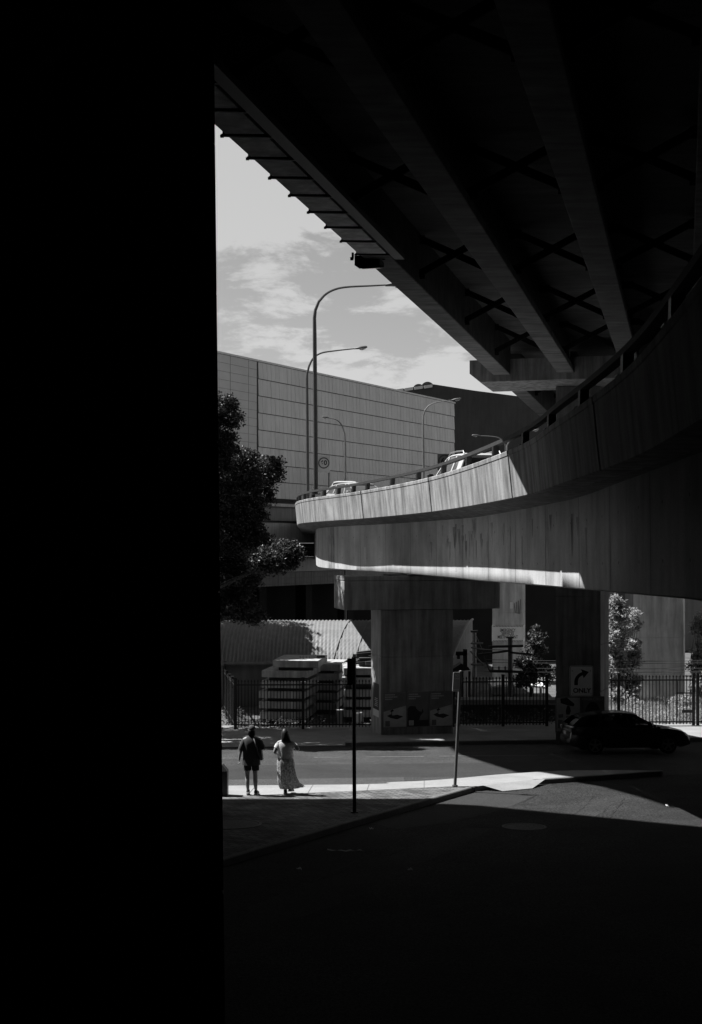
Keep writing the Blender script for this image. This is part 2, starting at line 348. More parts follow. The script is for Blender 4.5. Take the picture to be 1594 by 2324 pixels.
def crack(pts, w, seed):
    rr = random.Random(seed); P = smoothpts([tuple(G(x, y)[:2]) for x, y in pts], 14); a = []; b = []
    for i, p in enumerate(P):
        t = P[min(i + 1, len(P) - 1)] - P[max(i - 1, 0)]; n_ = np.array((-t[1], t[0])); n_ /= np.linalg.norm(n_) + 1e-9
        c = p + n_ * rr.uniform(-0.04, 0.04); ww = w * rr.uniform(0.4, 1.3)
        a.append(c + n_ * ww); b.append(c - n_ * ww)
    q = MB()
    q.add([(x, y, gz(y) + 0.011) for x, y in a] + [(x, y, gz(y) + 0.011) for x, y in b], [(i, i + 1, len(a) + i + 1, len(a) + i) for i in range(len(a) - 1)])
    return q.build('road_crack', JOINT, kind='structure')
crack([(1215, 1806), (1180, 1824), (1130, 1838), (1080, 1850), (1010, 1864), (930, 1900), (800, 1960), (620, 2040)], 0.018, 1)
crack([(1345, 1808), (1320, 1838), (1262, 1868), (1215, 1910)], 0.012, 2)
crack([(1420, 1812), (1395, 1842), (1375, 1870)], 0.010, 3)
crack([(1090, 1862), (960, 1910), (860, 1960), (700, 2020)], 0.010, 4)
crack([(1510, 1775), (1440, 1800), (1300, 1812)], 0.008, 5)
# near footpath: brick paving with a pale concrete strip along the main road, ending in a nose
KH = 0.13
kerb_line = [(-14, 3.4), (-8, 14.6), (-2.41, 25.0), (-0.23, 29.2), (2.3, 33.85), (3.35, 35.75)]
strip_in = [(-40, 32.0), (-3.3, 33.75), (0.37, 34.95), (2.6, 35.75), (3.30, 35.85)]
strip_out = [(9.1, 39.45), (8.0, 39.6), (6.6, 39.5), (5.55, 39.15), (4.23, 38.45), (2.8, 37.45), (1.17, 36.75), (-3.43, 35.95), (-40, 34.4)]
nose_in = [(3.45, 35.85), (4.15, 36.45), (5.2, 37.35), (5.5, 37.42), (6.27, 37.8), (7.83, 38.6), (8.75, 39.1)]
UPS = 0.9717                  # the paths stand a kerb's height above the road
def ups(l): return [(x * UPS, y * UPS) for x, y in l]
kerb_line, strip_in, strip_out, nose_in = ups(kerb_line), ups(strip_in), ups(strip_out), ups(nose_in)
def smooth2(l, n=5): return [(float(p[0]), float(p[1])) for p in smoothpts(l, n)]
tip = smooth2([nose_in[-2], nose_in[-1], (9.0, 38.25), strip_out[0], strip_out[1]], 5)[5:-6]
nose_in = nose_in[:3] + smooth2(nose_in[3:], 5)[:-1] + tip; strip_out = smooth2(strip_out, 4)
q = MB(); q.prism(kerb_line[:-1] + [(3.20, 34.78)] + strip_in[::-1][1:] + [(-40, 3.4)], gsheet(-0.04), gsheet(KH)); q.build('footpath', BRICK, kind='structure', base=(0, 0, 0))
q = MB(); q.prism(strip_in + nose_in + strip_out, gsheet(-0.04), gsheet(KH + 0.006)); q.build('footpath', PAVE, kind='structure', base=(0, 0, 0))
# pram ramp cut through the kerb, with its two flared wings
q = MB(); B_ = lambda x, y, o: (x, y, gz(y) + o)
ra, rb_, rc, rd = (3.5, 34.95), (4.9, 36.15), (4.85, 35.3), (3.98, 34.72)
q.add([B_(*ra, KH + 0.008), B_(*rb_, KH + 0.008), B_(*rc, 0.02), B_(*rd, 0.02)], [(0, 1, 2, 3)])
q.add([B_(*rb_, KH + 0.008), B_(5.34, 36.32, KH + 0.008), B_(*rc, 0.02)], [(0, 1, 2)])
q.build('pram_ramp', PAVE, kind='structure')
def kerb(pts, w=0.15, h=KH + 0.012, side=1, name='kerb', m=KERB, n=1):
    P = [Vector(p) for p in pts]; A = []; B = []
    for i, p in enumerate(P):
        t = (P[min(i + 1, len(P) - 1)] - P[max(i - 1, 0)]).normalized(); nn = Vector((-t.y, t.x)) * side
        A.append(p - nn * 0.012); B.append(p + nn * w)
    q = MB()
    rings = [[(a.x, a.y, gz(a.y) - 0.04), (a.x + 0.02 * 0, a.y, gz(a.y) + h - 0.02), (a.x + (b.x - a.x) * 0.15, a.y + (b.y - a.y) * 0.15, gz(a.y) + h), (b.x, b.y, gz(b.y) + h), (b.x, b.y, gz(b.y) - 0.04)] for a, b in zip(A, B)]
    q.loft(rings); return q.build(name, m, kind='structure')
kerb(kerb_line, side=1, w=0.13, m=KERBD)
kerb(nose_in[3:], side=1, w=0.14)
# dark joints across the pale paving
for k_ in range(-6, 9):
    x = k_ * 1.5 + 0.4; y0 = float(np.interp(x, [p[0] for p in strip_in], [p[1] for p in strip_in])); so_ = sorted(strip_out); y1 = float(np.interp(x, [p[0] for p in so_], [p[1] for p in so_]))
    if x < 3.1:
        q = MB(); q.add([(x, y0, gz(y0) + KH + 0.010), (x + 0.018, y0, gz(y0) + KH + 0.010), (x + 0.10, y1, gz(y1) + KH + 0.010), (x + 0.082, y1, gz(y1) + KH + 0.010)], [(0, 1, 2, 3)]); q.build('paving_joint', mat('paving_joint', 0.12, 0.9, 0.3, 5), kind='structure')
# far footpath and its kerb (dropped for a driveway at the left)
ff = lambda X: farkerb(X) + 6.6
q = MB(); q.prism([(-0.2, farkerb(-0.2)), (60, farkerb(60)), (60, 57.9), (12.0, 57.5), (-0.2, 54.5)], gsheet(-0.04), gsheet(0.13)); q.build('footpath', FARP, kind='structure', base=(0, 0, 0))
q = MB(); q.prism([(-60, farkerb(-60)), (-3, farkerb(-3)), (-0.2, farkerb(-0.2)), (-0.2, 54.5), (-60, 52)], gsheet(-0.04), lambda x, y: gz(y) + 0.03 + 0.1 * min(1, max(0, (y - farkerb(x)) / 6))); q.build('driveway_apron', FARP, kind='structure', base=(0, 0, 0))
kerb([(x, farkerb(x)) for x in (-0.2, 1, 4, 8, 12, 20, 60)], side=1, w=0.16)
# covers set in the ground
def cover(px, py, rad, off, label):
    c = G(px, py); q = MB(); n = 28
    if off: c = Vector((c.x * UPS, c.y * UPS, c.z))
    q.prism([(c.x + rad * math.cos(a), c.y + rad * math.sin(a)) for a in [2 * math.pi * k / n for k in range(n)]], gsheet(off - 0.03), gsheet(off + 0.008))
    o = q.build('manhole_cover', mat('cast_iron', 0.05, 0.6, 0.3, 12, speck=0.6, bump=0.8, bscale=30, metal=0.3)); tag(o, label, 'manhole cover')
    rm = MB()
    rm.loft([[(c.x + rr * math.cos(a), c.y + rr * math.sin(a), gz(c.y + rr * math.sin(a)) + off + z) for a in [2 * math.pi * k / n for k in range(n)]] for rr, z in ((rad + 0.012, -0.02), (rad + 0.012, 0.011), (rad + 0.07, 0.011), (rad + 0.07, -0.02))], cap=False)
    rm.build('rim', KERBD if off == 0 else KERB, o)
cover(1190, 1877, 0.42, 0.0, 'round iron manhole cover in the dark asphalt of the side street')
cover(522, 1871, 0.62, KH, 'round dark cover set in the brick footpath beside the black pillar')
# loose litter
def litter(px, py, L_, w, m, label, cat, name, seed):
    c = G(px, py); rr = random.Random(seed); q = MB(); A = []; B = []
    for i in range(9):
        t = i / 8 - 0.5; x = c.x + t * L_; y = c.y + 0.03 * math.sin(t * 9) + rr.uniform(-0.01, 0.01); z = gz(y) + 0.02 + rr.uniform(0, 0.03)
        A.append((x, y - w / 2, z)); B.append((x, y + w / 2, z + rr.uniform(-0.012, 0.02)))
    q.add(A + B, [(i, i + 1, 10 + i, 9 + i) for i in range(8)]); q.add([(x, y, z - 0.008) for x, y, z in A + B], [(9 + i, 10 + i, i + 1, i) for i in range(8)])
    tag(q.build(name, m), label, cat)
litter(785, 1934, 0.72, 0.035, PAPER, 'long white strip of litter lying on the dark asphalt', 'litter', 'plastic_strip', 1)
litter(843, 1884, 0.09, 0.05, PAPER, 'small white scrap on the road under the kerb of the brick footpath', 'litter', 'paper_scrap', 2)
litter(679, 1976, 0.09, 0.05, PAPER, 'small pale scrap on the dark road nearest the black pillar', 'litter', 'paper_scrap', 3)
litter(931, 1977, 0.08, 0.05, PAPER, 'small pale scrap on the dark road below the long white strip', 'litter', 'paper_scrap', 4)
litter(1515, 1832, 0.06, 0.05, PAPER, 'tiny white scrap in the sunlit wedge of side street', 'litter', 'paper_scrap', 5)

# ------------------------------------------------------------------ the black pillar, overpass and added shade deck
def rounded_rect(x0, x1, y0, y1, r, z, n=4):
    out = []
    for cx, cy, a0 in ((x1 - r, y0 + r, -90), (x1 - r, y1 - r, 0), (x0 + r, y1 - r, 90), (x0 + r, y0 + r, 180)):
        for k in range(n + 1):
            a = math.radians(a0 + 90 * k / n); out.append((cx + r * math.cos(a), cy + r * math.sin(a), z))
    return out
q = MB(); rings = []
grooves = [EYE + (1240 - y) * 16.9 / F for y in (1920, 1625, 1330, 1035, 740, 445, 150)]
def pil(z, ins=0.0):
    yy = 1240 - (z - EYE) * F / 17.0
    xr = (485 + (507 - 485) * (yy - 280) / 1670 - 797) * 17.0 / F
    xf = xr * 14.6 / 17.0; return [(xf - ins - 0.05, 14.6 + ins, z), (xf - ins, 14.65 + ins, z), (xr - ins, 16.95 - ins, z), (xr - ins - 0.05, 17.0 - ins, z), (-6.8 + ins, 17.0 - ins, z), (-6.8 + ins, 14.6 + ins, z)]
zs = [gz(15) - 0.3]
rings.append(pil(zs[0]))
for z in grooves:
    rings += [pil(z - 0.028), pil(z, 0.028), pil(z + 0.028)]
rings.append(pil(EYE + 5.98)); q.loft(rings)
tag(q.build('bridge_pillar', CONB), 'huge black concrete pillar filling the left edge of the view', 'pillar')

KS = 0.9375
OA = lambda Y, off=0.0: -2.08 * KS + 0.252 * (Y - 20 * KS) + off * 1.031
Y0, Y1, ZB = -30.0, 112.0, EYE + 6.4 * KS
ov = thing('overpass', 'dark elevated overpass with concrete girders running overhead into the distance', 'overpass', (OA(20), 20, ZB))
def obox(mb, o0, o1, z0, z1, ya=Y0, yb=Y1, n=1):
    for k in range(n):
        a = ya + (yb - ya) * k / n; b = ya + (yb - ya) * (k + 1) / n
        mb.hexa([(OA(a, o0), a, z0), (OA(a, o1), a, z0), (OA(b, o1), b, z0), (OA(b, o0), b, z0)], [(OA(a, o0), a, z1), (OA(a, o1), a, z1), (OA(b, o1), b, z1), (OA(b, o0), b, z1)])
    return mb
NG = 9; SPC = 2.37 * KS
CROSS_Y = 50.2 * KS
for k in range(NG):
    for ya, yb in ((Y0, CROSS_Y - 0.75 - 0.6 * k), (CROSS_Y + 2.35 - 0.6 * k, Y1)):
        o = k * SPC; m_ = MB(); w = 0.58
        def sec(Y):
            return [(OA(Y, o + a), Y, ZB + z) for a, z in ((0.02, 0.19), (w - 0.02, 0.19), (w - 0.17, 0.34), (w - 0.17, 1.2), (0.17, 1.2), (0.17, 0.34))]
        if k == 0:
            sec = lambda Y: [(OA(Y, a), Y, ZB + z) for a, z in ((0.0, 0.034), (w, 0.034), (w, 1.2), (0, 1.2))]
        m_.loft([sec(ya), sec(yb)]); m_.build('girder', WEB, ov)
        m_ = MB(); fh = 0.03 if k == 0 else 0.186
        fl_ = lambda Y: [(OA(Y, o + a), Y, ZB + z) for a, z in ((0.012, 0), (w - 0.012, 0), (w, 0.012), (w, fh), (0, fh), (0, 0.012))]
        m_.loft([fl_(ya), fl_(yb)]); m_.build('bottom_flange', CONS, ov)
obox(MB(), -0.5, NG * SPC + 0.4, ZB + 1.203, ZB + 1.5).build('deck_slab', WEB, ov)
obox(MB(), -0.5, -0.22, ZB + 1.503, ZB + 2.5).build('parapet', COND, ov)
obox(MB(), NG * SPC + 0.1, NG * SPC + 0.4, ZB + 1.503, ZB + 2.5).build('parapet', COND, ov)
bdir = Vector((0.9697, -0.2445, 0)); adir = Vector((0.2445, 0.9697, 0))
for Yb in (11.4, 17.8, 24.1, 30.5, 36.8, 42.6, 54, 62):
    for k in range(NG - 1):
        p0 = Vector((OA(Yb, 0), Yb, ZB)) + bdir * (k * SPC + 0.55); p1 = p0 + bdir * (SPC - 0.5); m_ = MB()
        for (za, zb, sh) in ((0.25, 1.1, 0.0), (1.1, 0.25, 0.07)):
            a = p0 + Vector((0, 0, za)) + adir * sh; b = p1 + Vector((0, 0, zb)) + adir * sh
            d = (b - a).normalized(); u = d.cross(adir).normalized() * 0.075; v = adir * 0.03
            m_.hexa([a - u - v, a + u - v, a + u + v, a - u + v], [b - u - v, b + u - v, b + u + v, b - u + v])
        for e_, zc_ in ((p0, 0.25), (p0, 1.05), (p1, 0.25), (p1, 1.05)):
            c_ = e_ + adir * 0.035 + Vector((0, 0, zc_)); m_.box(c_, (0.3, 0.02, 0.2), math.atan2(bdir.y, bdir.x))
        m_.build('cross_brace', BRACE, ov)
for i, d in enumerate([KS * v for v in (16.0, 17.2, 18.1, 19.3, 20.5, 21.7, 22.85, 24.0, 25.2, 26.4, 27.6, 28.85)]):
    m_ = MB(); p = Vector((OA(d, 0), d, ZB)); u = Vector((0.995, 0.10, 0))
    a = p - u * 0.055 + Vector((0, 0, -0.022)); b = p + u * 0.86 + Vector((0, 0, -0.022))
    v = Vector((0.0, 0.025, 0)); w_ = Vector((0, 0, 0.018))
    m_.hexa([a - v - w_, a + v - w_, a + v + w_, a - v + w_], [b - v - w_, b + v - w_, b + v + w_, b - v + w_])
    m_.box(p - u * 0.02 + Vector((0, 0, 0.0)), (0.035, 0.04, 0.08)); m_.box(p - u * 0.045 + Vector((0, 0, -0.035)), (0.05, 0.06, 0.03))
    m_.build('bracket', BLACK, ov)
m_ = MB(); m_.hexa([(OA(14, 0.66), 14, ZB - 0.05), (OA(14, 0.86), 14, ZB - 0.05), (OA(27.4, 0.86), 27.4, ZB - 0.05), (OA(27.4, 0.66), 27.4, ZB - 0.05)], [(OA(14, 0.66), 14, ZB + 0.06), (OA(14, 0.86), 14, ZB + 0.06), (OA(27.4, 0.86), 27.4, ZB + 0.06), (OA(27.4, 0.66), 27.4, ZB + 0.06)])
m_.build('cable_tray', BLACK, ov)
BY = [KS * v for v in (16.0, 17.2, 18.1, 19.3, 20.5, 21.7, 22.85, 24.0, 25.2, 26.4, 27.6, 28.85)]
for a_, b_ in zip(BY[:-1], BY[1:]): obox(MB(), 0.02, 0.56, ZB - 0.014, ZB - 0.003, a_ + 0.04, b_ - 0.04).build('lightened_soffit_panel', CONL, ov)  # pale plates between brackets: bounced light on the soffit put into their colour
# crosshead and column of the overpass
pr = thing('overpass_pier', 'dark concrete column with crosshead holding up the overpass behind the curved ramp', 'bridge pier', (8.2, 48.6, gz(48.6)))
c0 = Vector((OA(CROSS_Y), CROSS_Y, 0)); m_ = MB()
def crosshead(t0, t1, v0, v1, z0, z1, ch):
    a = c0 + bdir * t0; b = c0 + bdir * t1
    q = MB()
    q.loft([[p + adir * v0 + Vector((0, 0, z)) for p, z in ((a, z0 + ch * 0.75), (a + bdir * ch, z0), (b - bdir * ch, z0), (b, z0 + ch * 0.75), (b, z1), (a, z1))],
            [p + adir * v1 + Vector((0, 0, z)) for p, z in ((a, z0 + ch * 0.75), (a + bdir * ch, z0), (b - bdir * ch, z0), (b, z0 + ch * 0.75), (b, z1), (a, z1))]]); return q
crosshead(-0.85, 19.5, -0.75, 2.3, ZB - 0.22, ZB + 0.55, 0.4).build('crosshead', CON, pr)
q = MB(); zc = gz(48) - 0.2
cz = [(zc, 1.15), (1.15, 2.85), (2.85, 4.6), (4.6, 7.6), (7.6, 10.0), (10.0, ZB - 0.23)]
for a, b in cz:
    q.prism([(7.38, 47.6), (9.0, 47.65), (9.62, 49.3), (8.0, 49.25)], a + 0.012, b - 0.012)
q.prism([(7.42, 47.63), (8.97, 47.68), (9.58, 49.27), (8.03, 49.22)], zc, ZB - 0.23)
q.build('column', mat('sooted_pier_concrete', 0.22, 0.9, 0.3, 0.9, streak=0.4, bump=0.2), pr)
# unseen deck added high above to shade the near street
poly = [(-60, 38), (-16.8, 37.2), (-11.3, 37.3), (-10.0, 36.4), (-6.2, 33.7), (-6.2, 29.5), (9, 27.5), (40, 28.5), (40, -60), (-60, -60)]
q = MB(); q.prism(poly, 22.0, 23.4)
uv = q.build('shade_deck', COND); tag(uv, 'broad unseen deck added high above the overpass to shade the street', 'shade_deck')
q = MB(); q.prism([(-30, -18), (-26, -18), (-26, 12), (-30, 12)], 0, 22.0); q.prism([(24, -22), (28, -22), (28, 14), (24, 14)], 0, 22.0); q.build('support', COND, uv)
# unseen walls, blocks and a pillar added to keep sky light off the street
for nm, poly, z1, lb in (('blocker_wall', [(-13, -30), (-12, -30), (-12, 27), (-13, 27)], 9, 'unseen wall added left of the side street to keep out sky light'),
                         ('blocker_wall', [(-13, -32), (24, -32), (24, -31), (-13, -31)], 21.5, 'unseen wall added behind the viewer to keep out sky light'),
                         ('blocker_wall', [(18, -30), (19, -30), (19, 26), (18, 26)], 9, 'unseen wall added right of the side street to keep out sky light'),
                         ('sky_blocker', [(-45, -45), (-15, -45), (-15, 40), (-45, 40)], 16.5, 'unseen dark block added behind the black pillar to shut out the left sky'),
                         ('bridge_pillar', [(-12.5, 27.8), (-3.35, 27.8), (-3.5, 31), (-12.5, 31)], 17.0, 'unseen broad pillar added behind the huge black one to block sky light'),
                         ('sky_blocker', [(22, -45), (50, -45), (50, 42), (22, 42)], 20, 'unseen dark block added beyond the right edge to shut out the sky')):
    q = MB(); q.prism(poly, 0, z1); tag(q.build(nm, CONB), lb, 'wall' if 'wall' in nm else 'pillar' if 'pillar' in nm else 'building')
# floodlight on the overpass edge
p = W(839, 597, 27.6); fl = thing('floodlight', 'dark box floodlight hanging from the edge of the overpass', 'floodlight', p)
q = MB(); s_ = 27.6 / F
def wp(x, y, dd=0.0): return Vector(((x - 797) * s_, 27.6 + dd, EYE - (y - 1240) * s_))
q.hexa([wp(805, 602), wp(862, 600), wp(873, 597, 0.35), wp(816, 599, 0.35)], [wp(805, 580), wp(862, 578), wp(873, 576, 0.35), wp(816, 578, 0.35)])
q.hexa([wp(819, 609, 0.0), wp(866, 606, 0.0), wp(872, 600, 0.33), wp(816, 602, 0.33)], [wp(806, 602.2), wp(862, 600.2), wp(872, 597.2, 0.34), wp(816, 599.2, 0.34)])
q.build('housing', PLAST, fl)
q = MB(); q.hexa([wp(822, 610, 0.02), wp(862, 607.5, 0.02), wp(869, 602, 0.28), wp(826, 604, 0.28)], [wp(822, 609, 0.02), wp(862, 606.5, 0.02), wp(869, 601, 0.28), wp(826, 603, 0.28)]); q.build('lens', LAMPG, fl)
q = MB(); q.box(wp(801, 580), (0.05, 0.06, 0.12)); q.box(wp(799, 587), (0.07, 0.05, 0.06)); q.box(wp(871, 585), (0.06, 0.06, 0.1)); q.tube([wp(838, 578, 0.1), wp(842, 560, 0.15)], 0.02); q.build('mounting', STEEL, fl)

# ------------------------------------------------------------------ curved ramp bridge
rp = smoothpts([(-1, -16), (0.3, -8), (1.5, 0), (2.4, 7), (3.04, 12.55), (3.42, 17), (3.58, 23), (3.60, 30.0), (2.49, 42.0), (0.40, 52.4), (-1.6, 59.3), (-2.6, 64.3), (-2.97, 70), (-3.22, 78), (-3.55, 90), (-4.3, 112)], 10)
RP = [Vector((p[0], p[1], 0)) for p in rp]
S_ = [0.0]
for i in range(1, len(RP)): S_.append(S_[-1] + (RP[i] - RP[i - 1]).length)
def ramp_at(s):
    s = min(max(s, 0), S_[-1] - 1e-6); i = max(j for j in range(len(S_) - 1) if S_[j] <= s); t = (s - S_[i]) / (S_[i + 1] - S_[i])
    p = RP[i].lerp(RP[i + 1], t); j0 = max(i - 2, 0); j1 = min(i + 3, len(RP) - 1); d = (RP[j1] - RP[j0]).normalized()
    return p, Vector((d.y, -d.x, 0)), d          # point, inward normal (to the right), direction
def s_of_Y(Y): return min(range(len(RP)), key=lambda i: abs(RP[i].y - Y))
def sY(Y):
    i = s_of_Y(Y); return S_[i]
ZT, ZBB = EYE + 2.2, EYE + 1.1
def lerpf(x, xs, ys): return float(np.interp(x, xs, ys))
zj = lambda Y: EYE + lerpf(Y, [17.75, 28.3, 40], [1.23, 1.03, 0.90])
zg = lambda Y: EYE + lerpf(Y, [17.75, 28.3, 40], [-0.72, -0.92, -1.05])
rampo = thing('curved_ramp', 'curved concrete road ramp with sunlit barrier and deep girder sweeping across the view', 'ramp', (2.5, 42, zg(42)))
def sweep(profile, s0, s1, step=0.8):
    n = max(2, int((s1 - s0) / step)); rings = []
    for k in range(n + 1):
        p, nr, d = ramp_at(s0 + (s1 - s0) * k / n); rings.append([p + nr * a + Vector((0, 0, z)) for a, z in profile(p.y)])
    return MB().loft(rings)
WID = 6.2
sweep(lambda Y: [(1.14, zj(Y)), (1.16, zg(Y) + 0.03), (1.20, zg(Y)), (WID - 1.0, zg(Y) + 0.1), (WID - 0.95, zj(Y) + 0.1), (WID - 1, zj(Y) + 0.15), (1.3, zj(Y) + 0.05)], 0, S_[-1]).build('girder', CONG, rampo, smooth='auto')
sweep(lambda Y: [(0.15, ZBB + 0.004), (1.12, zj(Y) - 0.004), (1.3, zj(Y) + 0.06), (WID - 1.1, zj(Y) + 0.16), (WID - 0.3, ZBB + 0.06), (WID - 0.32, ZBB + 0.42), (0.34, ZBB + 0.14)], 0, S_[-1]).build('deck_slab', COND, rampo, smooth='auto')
joints = [0, sY(7), sY(19), sY(30.0) + 0.3, sY(42.0) + 0.2, sY(52.4) + 0.1, sY(62.6), sY(74), sY(86), S_[-1]]
for a, b in zip(joints[:-1], joints[1:]):
    sweep(lambda Y: [(0.12, ZBB + 0.015), (0.14, ZBB), (0.62, ZBB - 0.002), (0.36, ZT - 0.02), (0.34, ZT), (0.02, ZT), (0.0, ZT - 0.02), (0.008, ZT - 0.11), (0.022, ZT - 0.12)], a + 0.07, b - 0.07, 0.6).build('barrier_panel', CONW, rampo, smooth='auto')
sweep(lambda Y: [(0.32, ZBB + 0.03), (0.56, ZBB + 0.03), (0.3, ZT - 0.05), (0.10, ZT - 0.05)], 0.1, S_[-1] - 0.1).build('barrier_core', JOINT, rampo)
sweep(lambda Y: [(WID - 0.3, ZBB + 0.3), (WID - 0.05, ZBB + 0.3), (WID, ZT + 0.25), (WID - 0.3, ZT + 0.25)], 0, S_[-1]).build('barrier_panel', CONW, rampo)
# steel rail on the barrier
sweep(lambda Y: [(0.07, ZT + 0.27), (0.21, ZT + 0.27), (0.21, ZT + 0.36), (0.07, ZT + 0.36)], sY(9), sY(72)).build('rail', RAILM, rampo)
s = sY(9.5)
while s < sY(72):
    p, nr, d = ramp_at(s); m_ = MB(); a = p + nr * 0.15 + Vector((0, 0, ZT + 0.002)); b = p + nr * 0.14 + d * (-0.10) + Vector((0, 0, ZT + 0.27))
    u = d * 0.10; v = nr * 0.07
    m_.hexa([a - u - v, a + u - v, a + u + v, a - u + v], [b - u - v, b + u - v, b + u + v, b - u + v]); m_.box(a + Vector((0, 0, 0.012)), (0.24, 0.28, 0.02), math.atan2(d.y, d.x))
    m_.build('rail_post', BLACK, rampo); s += 3.9 if s < sY(50) else 2.2
# formwork joints, tie holes and stains on the girder
def gpt(s, z, o=0.004):
    p, nr, d = ramp_at(s); a = 1.14 + 0.02 * (zj(p.y) - z) / max(0.1, zj(p.y) - zg(p.y)); return p + nr * (a - o) + Vector((0, 0, z))
def gpatch(mb, s0, s1, f0, f1, o=0.004, ragged_=0.0, rr=random.Random(4)):
    zz_a = lambda s, f: (lambda Y: zg(Y) + 0.04 + (zj(Y) - zg(Y) - 0.05) * f)(ramp_at(s)[0].y)
    mb.add([gpt(s0, zz_a(s0, f0) + rr.uniform(0, ragged_), o), gpt(s1, zz_a(s1, f0) + rr.uniform(0, ragged_), o), gpt(s1, zz_a(s1, f1) - rr.uniform(0, ragged_), o), gpt(s0, zz_a(s0, f1) - rr.uniform(0, ragged_), o)], [(0, 1, 2, 3)])
q = MB(); s = sY(10)
while s < sY(62):
    gpatch(q, s, s + 0.035, 0.0, 1.0)
    for f in (0.25, 0.72):
        for ds in (0.9, 2.7): gpatch(q, s + ds, s + ds + 0.05, f, f + 0.025)
    s += 3.6
q.build('formwork_marks', mat('formwork_mark', 0.14, 0.9, 0.3, 3), rampo, recalc=False)
DST = mat('damp_stain', 0.34, 0.9, 0.35, 2.2, streak=0.5, sscale=(3, 3, 0.3)); PST = mat('lime_stain', 0.55, 0.9, 0.15, 2, streak=0.3)
q = MB(); gpatch(q, sY(60.2), sY(60.2) + 1.5, 0.0, 1.0, 0.006)
R3 = random.Random(8)
for k in range(46):
    s = sY(27) + R3.random() * (sY(46) - sY(27)); f1 = R3.uniform(0.6, 0.99); w_ = R3.uniform(0.08, 0.4); f0 = f1 - R3.uniform(0.15, 0.45); prev = None
    for i in range(6):            # ragged drip, narrowing as it runs down
        t_ = i / 5; ff = f1 + (f0 - f1) * t_; hw_ = w_ * 0.5 * (1 - t_ * 0.9) * R3.uniform(0.7, 1.2); y_ = ramp_at(s)[0].y; zz_q = zg(y_) + 0.04 + (zj(y_) - zg(y_) - 0.05) * ff
        cur = (gpt(s - hw_, zz_q, 0.005), gpt(s + hw_, zz_q, 0.005))
        if prev: q.add([prev[0], prev[1], cur[1], cur[0]], [(0, 1, 2, 3)])
        prev = cur
q.build('stain', DST, rampo, recalc=False)
q = MB()
for Yq, w, f0, f1 in ((55.2, 0.30, 0.12, 0.52), (50.7, 0.28, 0.08, 0.5), (43.2, 0.16, 0.1, 0.5), (41.0, 0.1, 0.3, 0.5)): gpatch(q, sY(Yq), sY(Yq) + w, f0, f1, 0.006)
q.build('lime_streak', PST, rampo, recalc=False)
# unseen slab added behind the pillar, traced sunward to widen the ramp's shadow
right_edge = []
for Yq in (33.2, 34.5, 36.5, 38.5, 40.5, 42.5, 44.5, 46.5, 48.5, 50.5, 52.5, 54.5, 57, 60):
    p, nr, d = ramp_at(sY(Yq)); e = p + nr * 1.15 + Vector((0, 0, zg(p.y) - 0.01)); e += SUN * ((20.5 - e.z) / SUN.z); right_edge.append((e.x - 0.03, e.y))
left_edge = [(-10.9, 62), (-9.95, 56), (-9.75, 52), (-9.46, 48.9), (-8.0, 43.6), (-6.0, 40.3), (-5.4, 38.4), (-4.9, 36.3)]
q = MB(); q.prism([p_ for p_ in right_edge if p_[1] > 36.4 and p_[1] < 62] + left_edge, 20.5, 20.7); fb = q.build('shadow_slab', COND); tag(fb, 'narrow unseen slab added behind the pillar to shape the road shadow', 'shadow_slab')
# pier of the ramp: column with posters and a crosshead
u1 = Vector((math.cos(0.22), math.sin(0.22), 0)); v1 = Vector((-math.sin(0.22), math.cos(0.22), 0)); P0 = Vector((1.13, 50.0, 0))
rpier = thing('ramp_pier', 'squat concrete pier with crosshead and posters under the curved ramp', 'bridge pier', P0 + Vector((0, 0, gz(50))))
def pbox(mb, a0, a1, b0, b1, z0, z1, z0f=None):
    c = [P0 + u1 * a + v1 * b for a, b in ((a0, b0), (a1, b0), (a1, b1), (a0, b1))]
    return mb.hexa([p + Vector((0, 0, z0)) for p in c], [p + Vector((0, 0, z1)) for p in c])
q = MB(); z0 = gz(52) - 0.2
for a, b in ((z0, 2.2), (2.2, 4.0)): pbox(q, 0, 2.85, 0, 1.6, a + 0.008, b - 0.008)
pbox(q, 0.02, 2.83, 0.02, 1.58, z0, 3.99); q.build('column', CONP, rpier, bevel=0.02)
q = MB(); pbox(q, -1.45, 4.7, -0.12, 1.72, 4.004, 5.1); pbox(q, -1.45, 4.7, -0.12, 1.72, 5.106, 5.28); q.build('crosshead', CONP, rpier, bevel=0.03)
q = MB(); pbox(q, 2.4, 3.2, 0.3, 1.2, 5.284, 5.36); pbox(q, 0.4, 1.1, 0.3, 1.2, 5.284, 5.33); q.build('bearing', BLACK, rpier)
